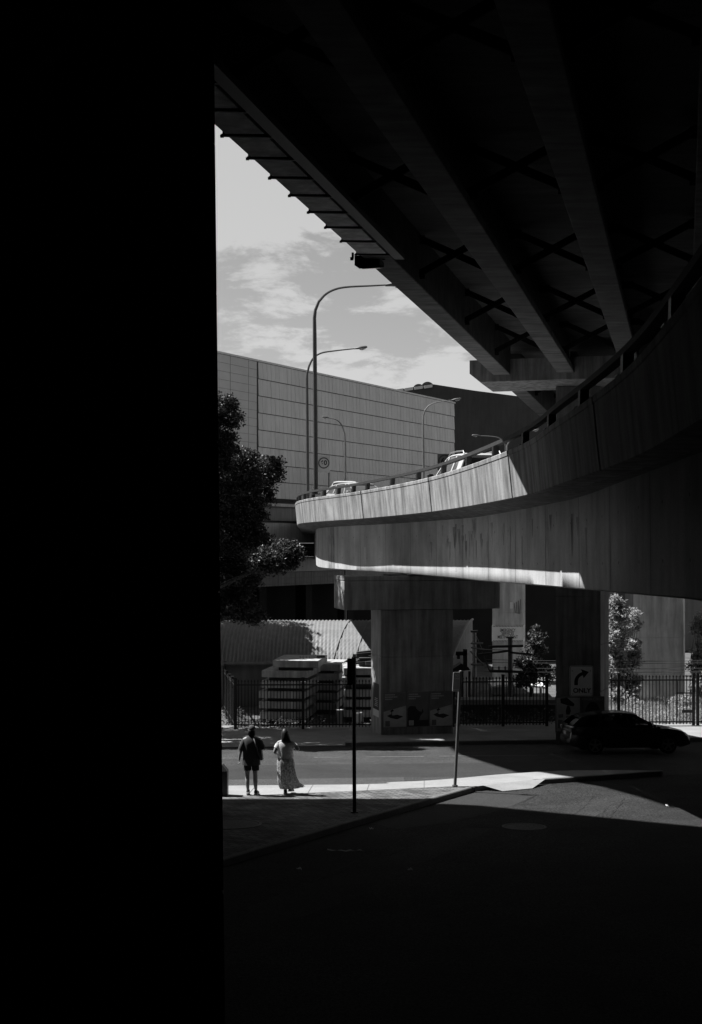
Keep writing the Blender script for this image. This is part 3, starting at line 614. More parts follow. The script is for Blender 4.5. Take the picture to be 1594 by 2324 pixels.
# posters on the pier
def pp(a, z, off): return P0 + u1 * a + v1 * (-off) + Vector((0, 0, z))
def poster(a0, a1, z0, z1, lab, kind):
    t = thing('poster', lab, 'poster', pp((a0 + a1) / 2, z0, 0.01), None)
    q = MB(); q.hexa([pp(a0, z0, 0.004), pp(a1, z0, 0.004), pp(a1, z0, 0.012), pp(a0, z0, 0.012)], [pp(a0, z1, 0.004), pp(a1, z1, 0.004), pp(a1, z1, 0.012), pp(a0, z1, 0.012)]); q.build('sheet', POSTG, t)
    w = a1 - a0; h = z1 - z0
    P = lambda x, y, o=0.016: pp(a0 + x * w, z0 + y * h, o)
    def patch(pts, m, o=0.016, nm='print'):
        MB().add([P(x, y, o) for x, y in pts], [tuple(range(len(pts)))]).build(nm, m, t, recalc=False)
    if kind == 'still':
        patch([(0, 0), (1, 0), (1, 0.62), (0, 0.45)], POSTL)
        patch([(0.15, 0.33), (0.3, 0.38), (0.42, 0.34), (0.6, 0.36), (0.88, 0.3), (0.6, 0.22), (0.3, 0.27)], POSTD, 0.019)
        patch([(0.34, 0.36), (0.38, 0.36), (0.38, 0.45), (0.47, 0.47), (0.4, 0.52), (0.28, 0.47), (0.35, 0.44)], POSTD, 0.019)
        patch([(0.08, 0.02), (0.28, 0.02), (0.28, 0.18), (0.08, 0.18)], POSTG, 0.019)
    else:
        patch([(0, 0), (1, 0), (1, 0.38), (0.72, 0.42), (0.55, 0.44), (0.3, 0.6), (0.12, 0.6), (0, 0.52)], POSTD)
        patch([(0.3, 0.56), (0.36, 0.62), (0.4, 0.55), (0.36, 0.52)], POSTD, 0.019); patch([(0.66, 0.4), (0.7, 0.53), (0.76, 0.42)], POSTD, 0.019)
        patch([(0.55, 0.18), (0.98, 0.18), (1.0, 0.38), (0.75, 0.42), (0.6, 0.3)], POSTG, 0.019)
        patch([(0.07, 0.03), (0.3, 0.03), (0.3, 0.18), (0.07, 0.18)], POSTL, 0.019)
    for i, ln in enumerate((0.6, 0.78, 0.45)):
        q = MB(); y = 0.93 - 0.065 * i
        for k in range(int(ln * 14)):
            x = 0.07 + k * 0.055 + 0.012 * math.sin(k * 3.1)
            q.add([P(x, y), P(x + 0.04, y), P(x + 0.04, y + 0.035), P(x, y + 0.035)], [(0, 1, 2, 3)])
        q.build('lettering', POSTL, t, recalc=False)
    f = MB()
    for (x0, y0, x1_, y1_) in ((-0.02, -0.02, 1.02, 0), (-0.02, 1, 1.02, 1.02), (-0.02, 0, 0, 1), (1, 0, 1.02, 1)):
        f.hexa([P(x0, y0, 0.002), P(x1_, y0, 0.002), P(x1_, y0, 0.025), P(x0, y0, 0.025)], [P(x0, y1_, 0.002), P(x1_, y1_, 0.002), P(x1_, y1_, 0.025), P(x0, y1_, 0.025)])
    f.build('frame', GALV, t)
poster(0.10, 0.98, -0.45, 0.84, 'framed grey poster with dark table still life, first from the sunlit pier corner', 'still')
poster(1.03, 1.88, -0.45, 0.84, 'framed dark poster with reclining figure, middle one on the ramp pier', 'figure')
poster(1.93, 2.80, -0.45, 0.84, 'framed grey poster with table still life, nearest the no stopping sign', 'still')
t = thing('poster', 'narrow black poster with white bottom on the sunlit side of the ramp pier', 'poster', P0 + v1 * 0.7 + Vector((0, 0, -0.1)))
q = MB(); lp = lambda b, z, o: P0 + v1 * b - u1 * o + Vector((0, 0, z))
def lbox(b0, b1, z0, z1, o0, o1): return MB().hexa([lp(b0, z0, o0), lp(b1, z0, o0), lp(b1, z0, o1), lp(b0, z0, o1)], [lp(b0, z1, o0), lp(b1, z1, o0), lp(b1, z1, o1), lp(b0, z1, o1)])
lbox(0.3, 1.2, 0.15, 1.15, 0.003, 0.012).build('sheet', POSTD, t); lbox(0.3, 1.2, -0.12, 0.14, 0.003, 0.012).build('footer', PAPER, t)
q = MB()
for i in range(5): q.add([lp(0.45, 0.28 + i * 0.07, 0.016), lp(0.45 + 0.5 - 0.06 * (i % 3), 0.28 + i * 0.07, 0.016), lp(0.95 - 0.06 * (i % 3), 0.31 + i * 0.07, 0.016), lp(0.45, 0.31 + i * 0.07, 0.016)], [(0, 1, 2, 3)])
q.build('lettering', POSTL, t, recalc=False)
# ------------------------------------------------------------------ buildings behind
FX = lambda t: -9.8 + 19.9 * t
FY = lambda t: 96 + 34 * t
bl = thing('clad_building', 'big grey clad building with stepped rows of panels behind the ramp', 'building', (0, 112, -1.3))
fn = Vector((34, -19.9, 0)).normalized()                # face normal, towards the viewer
def fp(t, z, o=0.0): return Vector((FX(t), FY(t), z)) + fn * o
TOP = 20.46; RH = 1.295; T0 = 0.135
q = MB()
c = [fp(-0.6, 0), fp(1.0, 0), fp(1.0, 0) - fn * 40, fp(-0.6, 0) - fn * 40]
q.hexa([p + Vector((0, 0, 10.0)) for p in c], [p + Vector((0, 0, TOP)) for p in c]); q.build('wall', DARKW, bl)
q = MB(); rr = random.Random(5); step = 0.0145
for row in range(8):
    za = TOP - RH * row; zb = za - RH; t = T0 if row < 6 else -0.25
    while t < 1.0:
        t1 = min(t + step, 1.0); w = rr.uniform(-0.006, 0.006); g_ = 0.0003
        q.hexa([fp(t + g_, zb + 0.02, 0.02), fp(t1 - g_, zb + 0.02, 0.02), fp(t1 - g_, zb + 0.02, 0.13 + w), fp(t + g_, zb + 0.02, 0.13 + w)],
               [fp(t + g_, za - 0.03, 0.02), fp(t1 - g_, za - 0.03, 0.02), fp(t1 - g_, za - 0.03, 0.06 + w), fp(t + g_, za - 0.03, 0.06 + w)]); t = t1
q.build('cladding', CLAD, bl)
q = MB(); t = -0.6; TS = 0.057
ts = [-0.6 + TS * k for k in range(20) if -0.6 + TS * k < T0 - 0.012]
ts = [T0 - 0.004 - 0.028] + [T0 - 0.004 - 0.028 - 0.06 * k for k in range(1, 12)]; ts = sorted(ts) + [T0 - 0.004]
for a, b in zip(ts[:-1], ts[1:]):
    for k in range(13):
        za = TOP - 0.02 - k * 0.62; zb = za - 0.6
        if zb < TOP - 6 * RH - 0.1: break
        q.hexa([fp(a + 0.0006, zb, 0.02), fp(b - 0.0006, zb, 0.02), fp(b - 0.0006, zb, 0.05), fp(a + 0.0006, zb, 0.05)], [fp(a + 0.0006, za, 0.02), fp(b - 0.0006, za, 0.02), fp(b - 0.0006, za, 0.05), fp(a + 0.0006, za, 0.05)])
q.build('tile_panels', TILE, bl)
q = MB(); q.hexa([fp(-0.6, TOP, -0.3), fp(1.003, TOP, -0.3), fp(1.003, TOP, 0.14), fp(-0.6, TOP, 0.14)], [fp(-0.6, TOP + 0.14, -0.3), fp(1.003, TOP + 0.14, -0.3), fp(1.003, TOP + 0.14, 0.14), fp(-0.6, TOP + 0.14, 0.14)]); q.build('roof_edge', CLAD, bl)
def band(name, m, z0, z1, o0, o1, t0=-0.6, t1=1.0):
    q = MB(); q.hexa([fp(t0, z0, o0), fp(t1, z0, o0), fp(t1, z0, o1), fp(t0, z0, o1)], [fp(t0, z1, o0), fp(t1, z1, o0), fp(t1, z1, o1), fp(t0, z1, o1)]); return q.build(name, m, bl)
# the lower storeys, as an elevated concourse in front of the cladding
z_ = lambda y: EYE - (y - 1240) * 103 / F
band('ledge', BAND, z_(1150), z_(1143), -1.0, 0.35); band('soffit_band', BAND2, z_(1182), z_(1151), -1.0, 0.1)
band('recess', BAND2, z_(1187), z_(1182.5), -1, -0.2); band('concourse_wall', BAND, z_(1232), z_(1187.5), -1.0, 0.25)
band('pipe_recess', VOIDM, z_(1264), z_(1232.5), -1.6, -0.5)
for yy, rd in ((1238, 0.12), (1246, 0.16), (1255, 0.13)):
    q = MB(); q.tube([fp(-0.6, z_(yy), -0.3), fp(1.0, z_(yy), -0.3)], rd, 10); q.build('pipe', STEEL, bl, smooth=True)
band('concourse_wall', BAND, z_(1298), z_(1264.5), -1.0, 0.25)
q = MB()
for k in range(26):
    for a, b in ((1312, 1299), (1325, 1312.4), (1330, 1325.4)):
        t = -0.6 + k * 0.062; q.hexa([fp(t + 0.0006, z_(b) - (a - b) * 103 / F, -1), fp(t + 0.0614, z_(b) - (a - b) * 103 / F, -1), fp(t + 0.0614, z_(b) - (a - b) * 103 / F, 0.05), fp(t + 0.0006, z_(b) - (a - b) * 103 / F, 0.05)], [fp(t + 0.0006, z_(b), -1), fp(t + 0.0614, z_(b), -1), fp(t + 0.0614, z_(b), 0.05), fp(t + 0.0006, z_(b), 0.05)])
q.build('tile_panels', BAND2, bl)
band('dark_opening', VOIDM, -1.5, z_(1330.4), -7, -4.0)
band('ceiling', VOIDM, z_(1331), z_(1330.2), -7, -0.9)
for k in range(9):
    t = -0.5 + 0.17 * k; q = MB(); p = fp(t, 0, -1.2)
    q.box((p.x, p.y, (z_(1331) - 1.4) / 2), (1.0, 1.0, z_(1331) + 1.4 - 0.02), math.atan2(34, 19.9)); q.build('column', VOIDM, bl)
# dark roofed hall further back
hl = thing('dark_hall', 'big dark hall with domed roof vents rising behind the grey clad building', 'building', (30, 172, -1.3))
q = MB(); dh = 165.0
rf = [(880, 893), (905, 884), (950, 876), (985, 872), (1075, 886), (1300, 915)]
pts = [W(x, y, dh) for x, y in rf]
q.prism_ = None
fr = [(p.x, p.y, p.z) for p in pts]; n = len(fr)
q.add(fr + [(x, y, -1.3) for x, y, z in fr] + [(x + 8, y + 60, z) for x, y, z in fr] + [(x + 8, y + 60, -1.3) for x, y, z in fr],
      [(i, i + 1, n + i + 1, n + i) for i in range(n - 1)] + [(2 * n + i + 1, 2 * n + i, 3 * n + i, 3 * n + i + 1) for i in range(n - 1)] + [(i + 1, i, 2 * n + i, 2 * n + i + 1) for i in range(n - 1)] + [(0, n, 3 * n, 2 * n), (n - 1, 3 * n - 1, 4 * n - 1, 2 * n - 1)])
q.build('wall', DARKW, hl)
for i in range(4):
    q = MB(); x0 = 897 + i * 22; a = W(x0, 884 - i * 3.0, dh - 0.3); b = W(x0 + 19, 881 - i * 3.0, dh - 0.3)
    q.hexa([a + Vector((0, 0, -0.35)), b + Vector((0, 0, -0.35)), b + Vector((0, 1, -0.35)), a + Vector((0, 1, -0.35))], [a, b, b + Vector((0, 1, 0.1)), a + Vector((0, 1, 0.1))]); q.build('skylight', CLAD, hl)
def vent(x0, x1, y0, y1, lab):
    q = MB(); c0_ = W((x0 + x1) / 2, y1, dh + 1); rx = (x1 - x0) / 2 * dh / F; rz = (y1 - y0) * dh / F; rings = []
    for dd in (0, 3.0):
        rings.append([c0_ + Vector((rx * math.cos(a), dd, rz * math.sin(a))) for a in [math.pi * k / 14 for k in range(15)]])
    q.loft(rings); q.build('roof_vent', DARKW, hl, smooth='auto')
vent(956, 986, 866, 880, ''); vent(938, 963, 871, 882, '')
# plain grey wall and dark block closing the background at the right and under the ramp
q = MB(); q.hexa([(12, 96, -1.5), (60, 104, -1.5), (60, 112, -1.5), (12, 104, -1.5)], [(12, 96, 5.2), (60, 104, 5.2), (60, 112, 5.2), (12, 104, 5.2)])
tag(q.build('warehouse', BAND2), 'plain grey warehouse wall beyond the pale columns at the right', 'building')
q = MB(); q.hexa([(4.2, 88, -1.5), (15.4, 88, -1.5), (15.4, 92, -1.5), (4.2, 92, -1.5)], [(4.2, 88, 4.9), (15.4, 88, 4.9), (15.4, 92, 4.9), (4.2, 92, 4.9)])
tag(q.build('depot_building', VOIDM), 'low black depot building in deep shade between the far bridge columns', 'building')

# ------------------------------------------------------------------ columns of the structure beyond the fence
def column(x0, x1, y, d, dep, zt, joints, lab, m, nm='bridge_column', side=0.0):
    q = MB(); X0 = (x0 - 797) * d / F; X1 = (x1 - 797) * d / F; zb = gz(d) - 0.2
    zs_ = [zb] + joints + [zt]
    for a, b in zip(zs_[:-1], zs_[1:]):
        q.prism([(X0, d), (X1, d), (X1 + side, d + dep), (X0 + side, d + dep)], a + 0.012, b - 0.012)
    q.prism([(X0 + 0.03, d + 0.03), (X1 - 0.03, d + 0.03), (X1 + side - 0.03, d + dep - 0.03), (X0 + side + 0.03, d + dep - 0.03)], zb, zt - 0.02)
    return tag(q.build(nm, m), lab, 'column')
zz_ = lambda y, d: EYE - (y - 1240) * d / F
column(1438, 1551, 0, 66, 1.6, 7.4, [zz_(y, 66) for y in (1553, 1500, 1447, 1393)], 'broad pale concrete column behind the right hand fence', CONL, side=0.5)
column(1118, 1187, 0, 75, 1.6, 6.0, [zz_(1433, 75), zz_(1390, 75)], 'pale concrete column carrying the emergency meeting point sign', CONE, side=0.35)
column(1398, 1419, 0, 80, 0.5, 6.5, [], 'thin dark post standing behind the lit bushes at the right', STEEL, 'steel_column')
q = MB(); q.box((14, 70.5, 6.9), (26, 9.5, 0.9)); vd = q.build('rear_viaduct', COND) if False else None
# emergency sign wraps the column
es = thing('emergency_sign', 'wide white sign with striped edges reading emergency services meeting point', 'sign', W(1152, 1455, 74.97))
sc = 75 / F; X0, X1 = (1118 - 797) * sc, (1187 - 797) * sc; za, zb = zz_(1456, 75), zz_(1420, 75)
q = MB(); q.box(((X0 + X1) / 2 - 0.01, 74.97, (za + zb) / 2), (X1 - X0 + 0.02, 0.02, zb - za)); q.build('panel', SIGNW, es)
q = MB(); q.hexa([(X1 + 0.005, 74.97, za), (X1 + 0.02, 74.96, za), (X1 + 0.29, 76.2, za), (X1 + 0.27, 76.2, za)], [(X1 + 0.005, 74.97, zb), (X1 + 0.02, 74.96, zb), (X1 + 0.29, 76.2, zb), (X1 + 0.27, 76.2, zb)]); q.build('side_panel', SIGNW, es)
q = MB(); w_ = X1 - X0
for z0_, z1_ in ((za, za + 0.07), (zb - 0.07, zb)):
    for k in range(20):
        x = X0 + w_ * k / 20; q.add([(x, 74.955, z0_), (x + w_ / 40, 74.955, z0_), (x + w_ / 40 + 0.05, 74.955, z1_), (x + 0.05, 74.955, z1_)], [(0, 1, 2, 3)])
q.build('hazard_stripes', SIGNK, es, recalc=False)
for s_, y in (('EMERGENCY', 1430.5), ('SERVICES', 1438), ('MEETING POINT', 1446)):
    text(s_, 0.25, SIGNK, es, (X0 + w_ / 2, 74.95, zz_(y, 75)), bold=0.002, width={'EMERGENCY': 0.88, 'SERVICES': 0.70, 'MEETING POINT': 1.14}[s_])
sr = Vector((0.27, 1.24, 0)).normalized()
for s_, y in (('EMERGENCY', 1429), ('SERVICES', 1435), ('MEETING', 1441), ('POINT', 1448)):
    text(s_, 0.2, SIGNK, es, (X1 + 0.155, 75.58, zz_(y, 75)), right=sr, width=0.9)
q = MB(); q.box((W(1161, 1374, 74.96)), (0.16, 0.02, 0.36)); o = q.build('notice', SIGNW); tag(o, 'small white notice high on the column above the emergency sign', 'notice')
q = MB(); rr = random.Random(3)
for k in range(4): q.box(W(1169 + k * 4, 1380 - k, 74.975), (0.03, 0.012, 0.55 + 0.1 * k), R=Matrix.Rotation(0.06 * (k - 2), 3, 'Y'))
tag(q.build('graffiti_strokes', STEEL), 'short dark graffiti strokes on the column above the emergency sign', 'graffiti')

# ------------------------------------------------------------------ corrugated shed
sh = thing('shed', 'long shed with sunlit corrugated vault roof behind the slab stacks', 'shed', (0, 66, gz(66)))
q = MB(); NP = 14; XL = -9.5; pitch = 0.19
def arc(u):                                   # u 0 at the eave, 1 at the crown
    a = u * math.radians(68); R = 5.6
    return 64.0 + R * (math.sin(math.radians(68)) - math.sin(math.radians(68) - a)), 0.78 + R * (math.cos(math.radians(68) - a) - math.cos(math.radians(68))) * 0.5
def xr(u): return 4.75 + 1.55 * u
rings = []
ncor = int((6.3 - XL) / pitch * 6)
for i in range(ncor + 1):
    f = i / ncor; ring = []
    for k in range(NP + 1):
        u = k / NP; y, z = arc(u); x = XL + (xr(u) - XL) * f
        z += 0.032 * math.sin(2 * math.pi * (x - XL) / pitch) ; y -= 0.022 * math.sin(2 * math.pi * (x - XL) / pitch)
        ring.append((x, y, z))
    rings.append(ring)
q.loft(rings, cap=False, closed=False)
yb, zb_ = arc(1.0)
q.build('roof', ROOFM, sh, smooth=True, recalc=False)
for xs_ in (-0.9, 0.15):
    q = MB(); q.tube([(xs_ + 0.9 * k / NP, arc(k / NP)[0] - 0.02, arc(k / NP)[1] + 0.02) for k in range(NP + 1)], 0.03, 6); q.build('roof_rib', SHEDW, sh)
q = MB(); q.hexa([(XL, 64.15, gz(66) - 0.2), (4.7, 64.15, gz(66) - 0.2), (4.7, 64.35, gz(66) - 0.2), (XL, 64.35, gz(66) - 0.2)], [(XL, 64.15, 0.74), (4.7, 64.15, 0.74), (4.7, 64.35, 0.74), (XL, 64.35, 0.74)]); q.build('wall', SHEDW, sh)
q = MB(); q.tube([(XL, 63.95, 0.72), (4.7, 63.95, 0.72)], 0.09, 8); q.build('gutter', SHEDW, sh)
# the end wall seen past the pier
q = MB(); prof = [(xr(k / NP) + 0.02, arc(k / NP)[0], arc(k / NP)[1] + 0.03) for k in range(NP + 1)]
ew = prof + [(prof[-1][0], prof[-1][1], gz(66) - 0.2), (prof[0][0], prof[0][1], gz(66) - 0.2)]; n = len(ew)
q.add(ew + [(x + 0.05, y + 0.02, z) for x, y, z in ew], [tuple(range(n)), tuple(range(n, 2 * n))[::-1]] + [(i, (i + 1) % n, n + (i + 1) % n, n + i) for i in range(n)])
q.build('end_wall', SHEDW, sh)
q = MB(); q.tube([(x + 0.05, y - 0.03, z + 0.02) for x, y, z in prof], 0.06, 6); q.build('barge_trim', GALV, sh)

# ------------------------------------------------------------------ stacked concrete slabs
def slab(x, y, z, w, l, h, rot, lab, grp):
    q = MB(); q.box((x, y, z + h / 2), (w, l, h), rot); o = q.build('concrete_slab', SLAB, bevel=0.012); return tag(o, lab, 'slab', grp)
def bearers(x, y, z, w, l, h, rot, lab, grp, x0s):
    R = Matrix.Rotation(rot, 3, 'Z')
    for k, f in enumerate(x0s):
        c = Vector((x, y, z + h / 2)) + R @ Vector((0, f * l, 0)); q = MB(); q.box(c, (w * 0.8, 0.14, h), rot); o = q.build('timber_bearer', TIMB)
        tag(o, lab, 'timber', grp)
sp = 57.5; k_ = sp / F
ordn = ['topmost', 'second', 'third', 'fourth', 'fifth', 'sixth', 'lowest']
ZG = gz(60)
zsl = [zz_(1632 - 23.4 * i, 57.5) for i in range(6)]
offs = [-0.02, -0.02, 0.0, 0.03, 0.08, 0.5]
for i in range(6):
    slab(-2.72 + offs[i] + rng.uniform(-0.05, 0.05), 59.0 + rng.uniform(-0.06, 0.06), zsl[i] - 0.0, 2.05 if i < 5 else 2.0, 3.0, 0.30, -0.14 + rng.uniform(-0.03, 0.03), '%s concrete slab of the tall front stack behind the fence' % ordn[5 - i], 'slabs of the tall front stack')
    bearers(-2.72 + offs[i], 59.0, (zsl[i] - 0.14) if i else ZG - 0.05, 1.9, 3.0, 0.135 if i else zsl[0] - ZG + 0.045, -0.14, 'dark timber bearer under the %s slab of the tall front stack' % ordn[5 - i], 'bearers of the tall front stack', (-0.42, 0.0, 0.42))
for i in range(5):
    z = ZG + 0.15 + 0.45 * i
    slab(-1.6 + 0.04 * i, 62.3, z, 2.2, 2.6, 0.31, -0.14, '%s concrete slab of the stack just behind the tall front one' % ordn[4 - i], 'slabs of the rear stack')
    bearers(-1.6 + 0.04 * i, 62.3, z - 0.145, 2.0, 2.6, 0.143, -0.14, 'timber bearer under the %s slab of the rear stack' % ordn[4 - i], 'bearers of the rear stack', (-0.4, 0.4))
zr = [zz_(y, 58.2) for y in (1628, 1604.5, 1581.5, 1554, 1532)]
for i in range(5):
    slab(0.9 + rng.uniform(-0.06, 0.06), 59.6, zr[i], 2.5, 2.8, 0.31, 0.02 + rng.uniform(-0.03, 0.03), '%s concrete slab of the stack beside the ramp pier' % ordn[4 - i], 'slabs of the stack by the pier')
    h = zr[i] - (zr[i - 1] + 0.31 if i else ZG - 0.05)
    bearers(0.9, 59.6, zr[i] - h + 0.003, 2.4, 2.8, h - 0.006, 0.02, 'timber bearer under the %s slab of the pier side stack' % ordn[4 - i], 'bearers of the stack by the pier', (-0.38, 0.38))
q = MB(); R0 = random.Random(2)
for i in range(14):
    p = W(R0.uniform(818, 850), R0.uniform(1476, 1506), 58.6 + R0.uniform(0, 1.5)); p.z = max(p.z, zr[4] + 0.36)
    q.box(p, (R0.uniform(0.7, 1.3), R0.uniform(0.08, 0.3), R0.uniform(0.06, 0.2)), R=Matrix.Rotation(R0.uniform(-0.35, 0.35), 3, 'Z') @ Matrix.Rotation(R0.uniform(-0.12, 0.12), 3, 'Y'))
q.box((1.0, 59.6, zr[4] + 0.31 + 0.2), (1.3, 1.6, 0.36), 0.02)
tag(q.build('scrap_beams', TIMB), 'tangle of dark beams heaped on the slab stack beside the ramp pier', 'scrap')
q = MB(); p = W(750, 1497, 58.5)
tp = zsl[5] + 0.30
q.box((-1.35, 58.9, tp + 0.06), (0.34, 0.16, 0.10), 0.5); tag(q.build('steel_offcut', TIMB), 'dark offcut lying on the topmost slab of the tall front stack', 'scrap')
for k in range(4):
    q = MB(); q.tube([(-2.25 + 0.14 * k, 58.4, tp), (-2.25 + 0.14 * k, 58.4, tp + 0.13)], 0.012, 5); q.tube([(-2.25 + 0.14 * k, 58.4, tp + 0.125), (-2.13 + 0.14 * k, 58.4, tp + 0.1)], 0.01, 5)
    tag(q.build('starter_bar', STEEL), 'thin bent steel bar standing on the topmost slab of the tall front stack', 'steel bar', 'bent bars on the top slab')
# clutter on the ground by the pier
for x, y, d, w, h, m, lab, nm in ((772, 1630, 56.6, 0.26, 0.62, SIGNG, 'narrow pale bin standing on the dirt behind the fence', 'storage_bin'), (812, 1622, 56.4, 0.35, 0.42, SIGNG, 'pale crate under the slab stack beside the pier', 'crate'), (816, 1643, 56.2, 0.28, 0.5, SIGNW, 'pale plastic drum behind the thick dark sign post', 'drum')):
    p = W(x, y, d); q = MB(); z = gz(d)
    if nm == 'drum': q.loft([[(p.x + r_ * math.cos(a), d + r_ * math.sin(a), z + zz) for a in [2 * math.pi * k / 14 for k in range(14)]] for r_, zz in ((0.15, 0), (0.17, 0.03), (0.165, 0.2), (0.175, 0.22), (0.165, 0.24), (0.17, 0.5), (0.14, 0.53))])
    else:
        q.loft([[(p.x + sx * w / 2 * f, d + sy * w / 2 * f, z + zz) for sx, sy in ((-1, -1), (1, -1), (1, 1), (-1, 1))] for f, zz in ((0.85, 0), (1, h * 0.9), (1.08, h * 0.9), (1.08, h))])
    tag(q.build(nm, m), lab, nm.replace('_', ' '))

# ------------------------------------------------------------------ palisade fences
def fence(pts, h, label, zf, sp=0.145, post=2.4, posts=None, toph=0.22, both=True, name='palisade_fence', extra_rails=()):
    P = [Vector((x, y, 0)) for x, y in pts]; o = thing(name, label, 'fence', (P[0].x, P[0].y, zf(P[0].x, P[0].y)))
    pk = MB(); rl = MB()
    for a, b in zip(P[:-1], P[1:]):
        d = b - a; Ln = d.length; u = d / Ln; v = Vector((-u.y, u.x, 0)); n = int(Ln / sp)
        for i in range(1, n):
            c = a + u * (i * Ln / n); z = zf(c.x, c.y); q0 = 0.016
            def rg(zz, f): return [c + u * (q0 * f) * sx + v * (q0 * f) * sy + Vector((0, 0, z + zz)) for sx, sy in ((-1, -1), (1, -1), (1, 1), (-1, 1))]
            pk.loft([rg(0.06, 1), rg(h - 0.11, 1), rg(h - 0.10, 1.9), rg(h - 0.06, 1.7), rg(h, 0.1)])
        for zz in (0.16, h - toph) + tuple(extra_rails):
            a1, b1 = a + u * 0.03, b - u * 0.03; e = v * 0.024
            rl.hexa([p + s * e + Vector((0, 0, zf(p.x, p.y) + zz - 0.028)) for p, s in ((a1, -1), (b1, -1), (b1, 1), (a1, 1))], [p + s * e + Vector((0, 0, zf(p.x, p.y) + zz + 0.028)) for p, s in ((a1, -1), (b1, -1), (b1, 1), (a1, 1))])
        m_ = max(1, round(Ln / post))
        ps = posts if posts else [k / m_ for k in range(m_ + 1)]
        for f in ps:
            c = a + d * f; z = zf(c.x, c.y); m2 = MB(); m2.box((c.x, c.y, z + (h + 0.05) / 2 - 0.1), (0.11, 0.11, h + 0.25), math.atan2(u.y, u.x)); m2.box((c.x, c.y, z + h + 0.06), (0.13, 0.13, 0.03), math.atan2(u.y, u.x)); m2.build('post', BLACK, o)
    pk.build('pickets', BLACK, o); rl.build('rail', BLACK, o); return o
zfp = lambda x, y: gz(y) + 0.12
fence([(-4.62, 52.75), (-1.92, 52.85), (0.86, 52.95)], 1.98, 'black palisade fence in front of the slab stacks at the left', zfp, sp=0.128)
fence([(-4.62, 52.9), (-5.9, 61.5), (-6.1, 64)], 1.95, 'black palisade fence running back along the left side of the slab yard', lambda x, y: gz(y) + 0.1, sp=0.14)
fence([(-16, 62.0), (-6.4, 62.2)], 1.15, 'low black palisade fence against the shed wall behind the yard', lambda x, y: gz(y) + 0.45, sp=0.13)
fence([(4.15, 53.7), (6.2, 53.9), (8.0, 54.0)], 2.05, 'black palisade fence between the two bridge piers', zfp, sp=0.13)
fence([(9.75, 54.1), (10.98, 54.2), (14.1, 54.4)], 2.1, 'tall black palisade fence in front of the lit bushes', zfp, sp=0.142, post=3.1)
gt = fence([(14.28, 54.42), (18.2, 54.7)], 2.1, 'black palisade gate with latch at the right edge', zfp, sp=0.142, post=4, name='palisade_gate')
q = MB(); q.box((13.75, 54.3, gz(54) + 1.45), (0.75, 0.05, 0.05)); q.box((13.4, 54.3, gz(54) + 1.2), (0.05, 0.05, 1.5)); q.box((13.85, 54.28, gz(54) + 0.7), (0.5, 0.06, 0.12)); q.build('latch', BLACK, gt)
# platform wall behind the middle fence
q = MB(); q.prism([(3.6, 57.2), (9.0, 57.2), (9.0, 59), (3.6, 59)], gz(58) - 0.3, zz_(1590, 57.2) - 0.14); pw = q.build('platform_wall', CONB); tag(pw, 'low dark platform wall behind the fence between the piers', 'wall')
q = MB(); q.prism([(3.6, 57.1), (9.0, 57.1), (9.0, 58.2), (3.6, 58.2)], zz_(1590, 57.2) - 0.135, zz_(1588.0, 57.2)); q.build('coping', KERB, pw)
q = MB(); q.prism([(3.6, 57.0), (9.0, 57.0), (9.0, 57.195), (3.6, 57.195)], zz_(1599, 57.2), zz_(1595.5, 57.2)); q.build('ledge', KERB, pw)
# low sloping wall in the lit grass
q = MB(); a, b = W(1450, 1634, 57.0), W(1568, 1613, 60.0)
q.hexa([(a.x, a.y, -1.4), (b.x, b.y, -1.4), (b.x, b.y + 0.2, -1.4), (a.x, a.y + 0.2, -1.4)], [a, b, b + Vector((0, 0.2, 0)), a + Vector((0, 0.2, 0))]); tag(q.build('low_wall', CONP), 'low sloping concrete wall in the grass behind the right fence', 'wall')
# ------------------------------------------------------------------ trees, bushes, grass
def leaves(name, m, parent, blobs, size, seed, kind=None, flat=0.5):
    R = np.random.default_rng(seed); pts = []
    for (c, r, n) in blobs:
        d = R.normal(size=(n, 3)); d /= np.linalg.norm(d, axis=1)[:, None]
        rad = R.random(n) ** 0.5 * (0.82 + 0.28 * R.random(n))
        pts.append(np.array(c) + d * rad[:, None] * np.array(r))
    p = np.vstack(pts); n = len(p); o = ORG[parent.name] if parent is not None else Vector((0, 0, 0))
    p = p - np.array(o)
    u = R.normal(size=(n, 3)); u[:, 2] = u[:, 2] * 0.7 - 0.2; u /= np.linalg.norm(u, axis=1)[:, None]
    w = np.cross(u, R.normal(size=(n, 3))); w /= np.linalg.norm(w, axis=1)[:, None]
    L_ = size * (0.6 + 0.8 * R.random(n))[:, None]; Wd = L_ * 0.28
    nn = np.cross(u, w) * L_ * 0.12
    v = np.stack([p - u * L_ * 0.5, p + w * Wd + nn, p + u * L_ * 0.5, p - w * Wd + nn], 1).reshape(-1, 3)
    me = bpy.data.meshes.new(name); me.from_pydata(v.tolist(), [], np.arange(4 * n).reshape(-1, 4).tolist()); me.materials.append(m)
    ob = bpy.data.objects.new(name, me); COL.objects.link(ob)
    if parent is not None: ob.parent = parent
    if kind: ob['kind'] = kind
    return ob
def limb(mb, a, b, r0, r1, rr, n=5):
    a, b = Vector(a), Vector(b); pts = []
    for i in range(n + 1):
        t = i / n; p = a.lerp(b, t); k = 0.06 * (b - a).length * math.sin(t * math.pi)
        pts.append(p + Vector((rr.uniform(-k, k), rr.uniform(-k, k), rr.uniform(-k, k) * 0.5)))
    mb.tube(pts, [r0 + (r1 - r0) * i / n for i in range(n + 1)], 7)
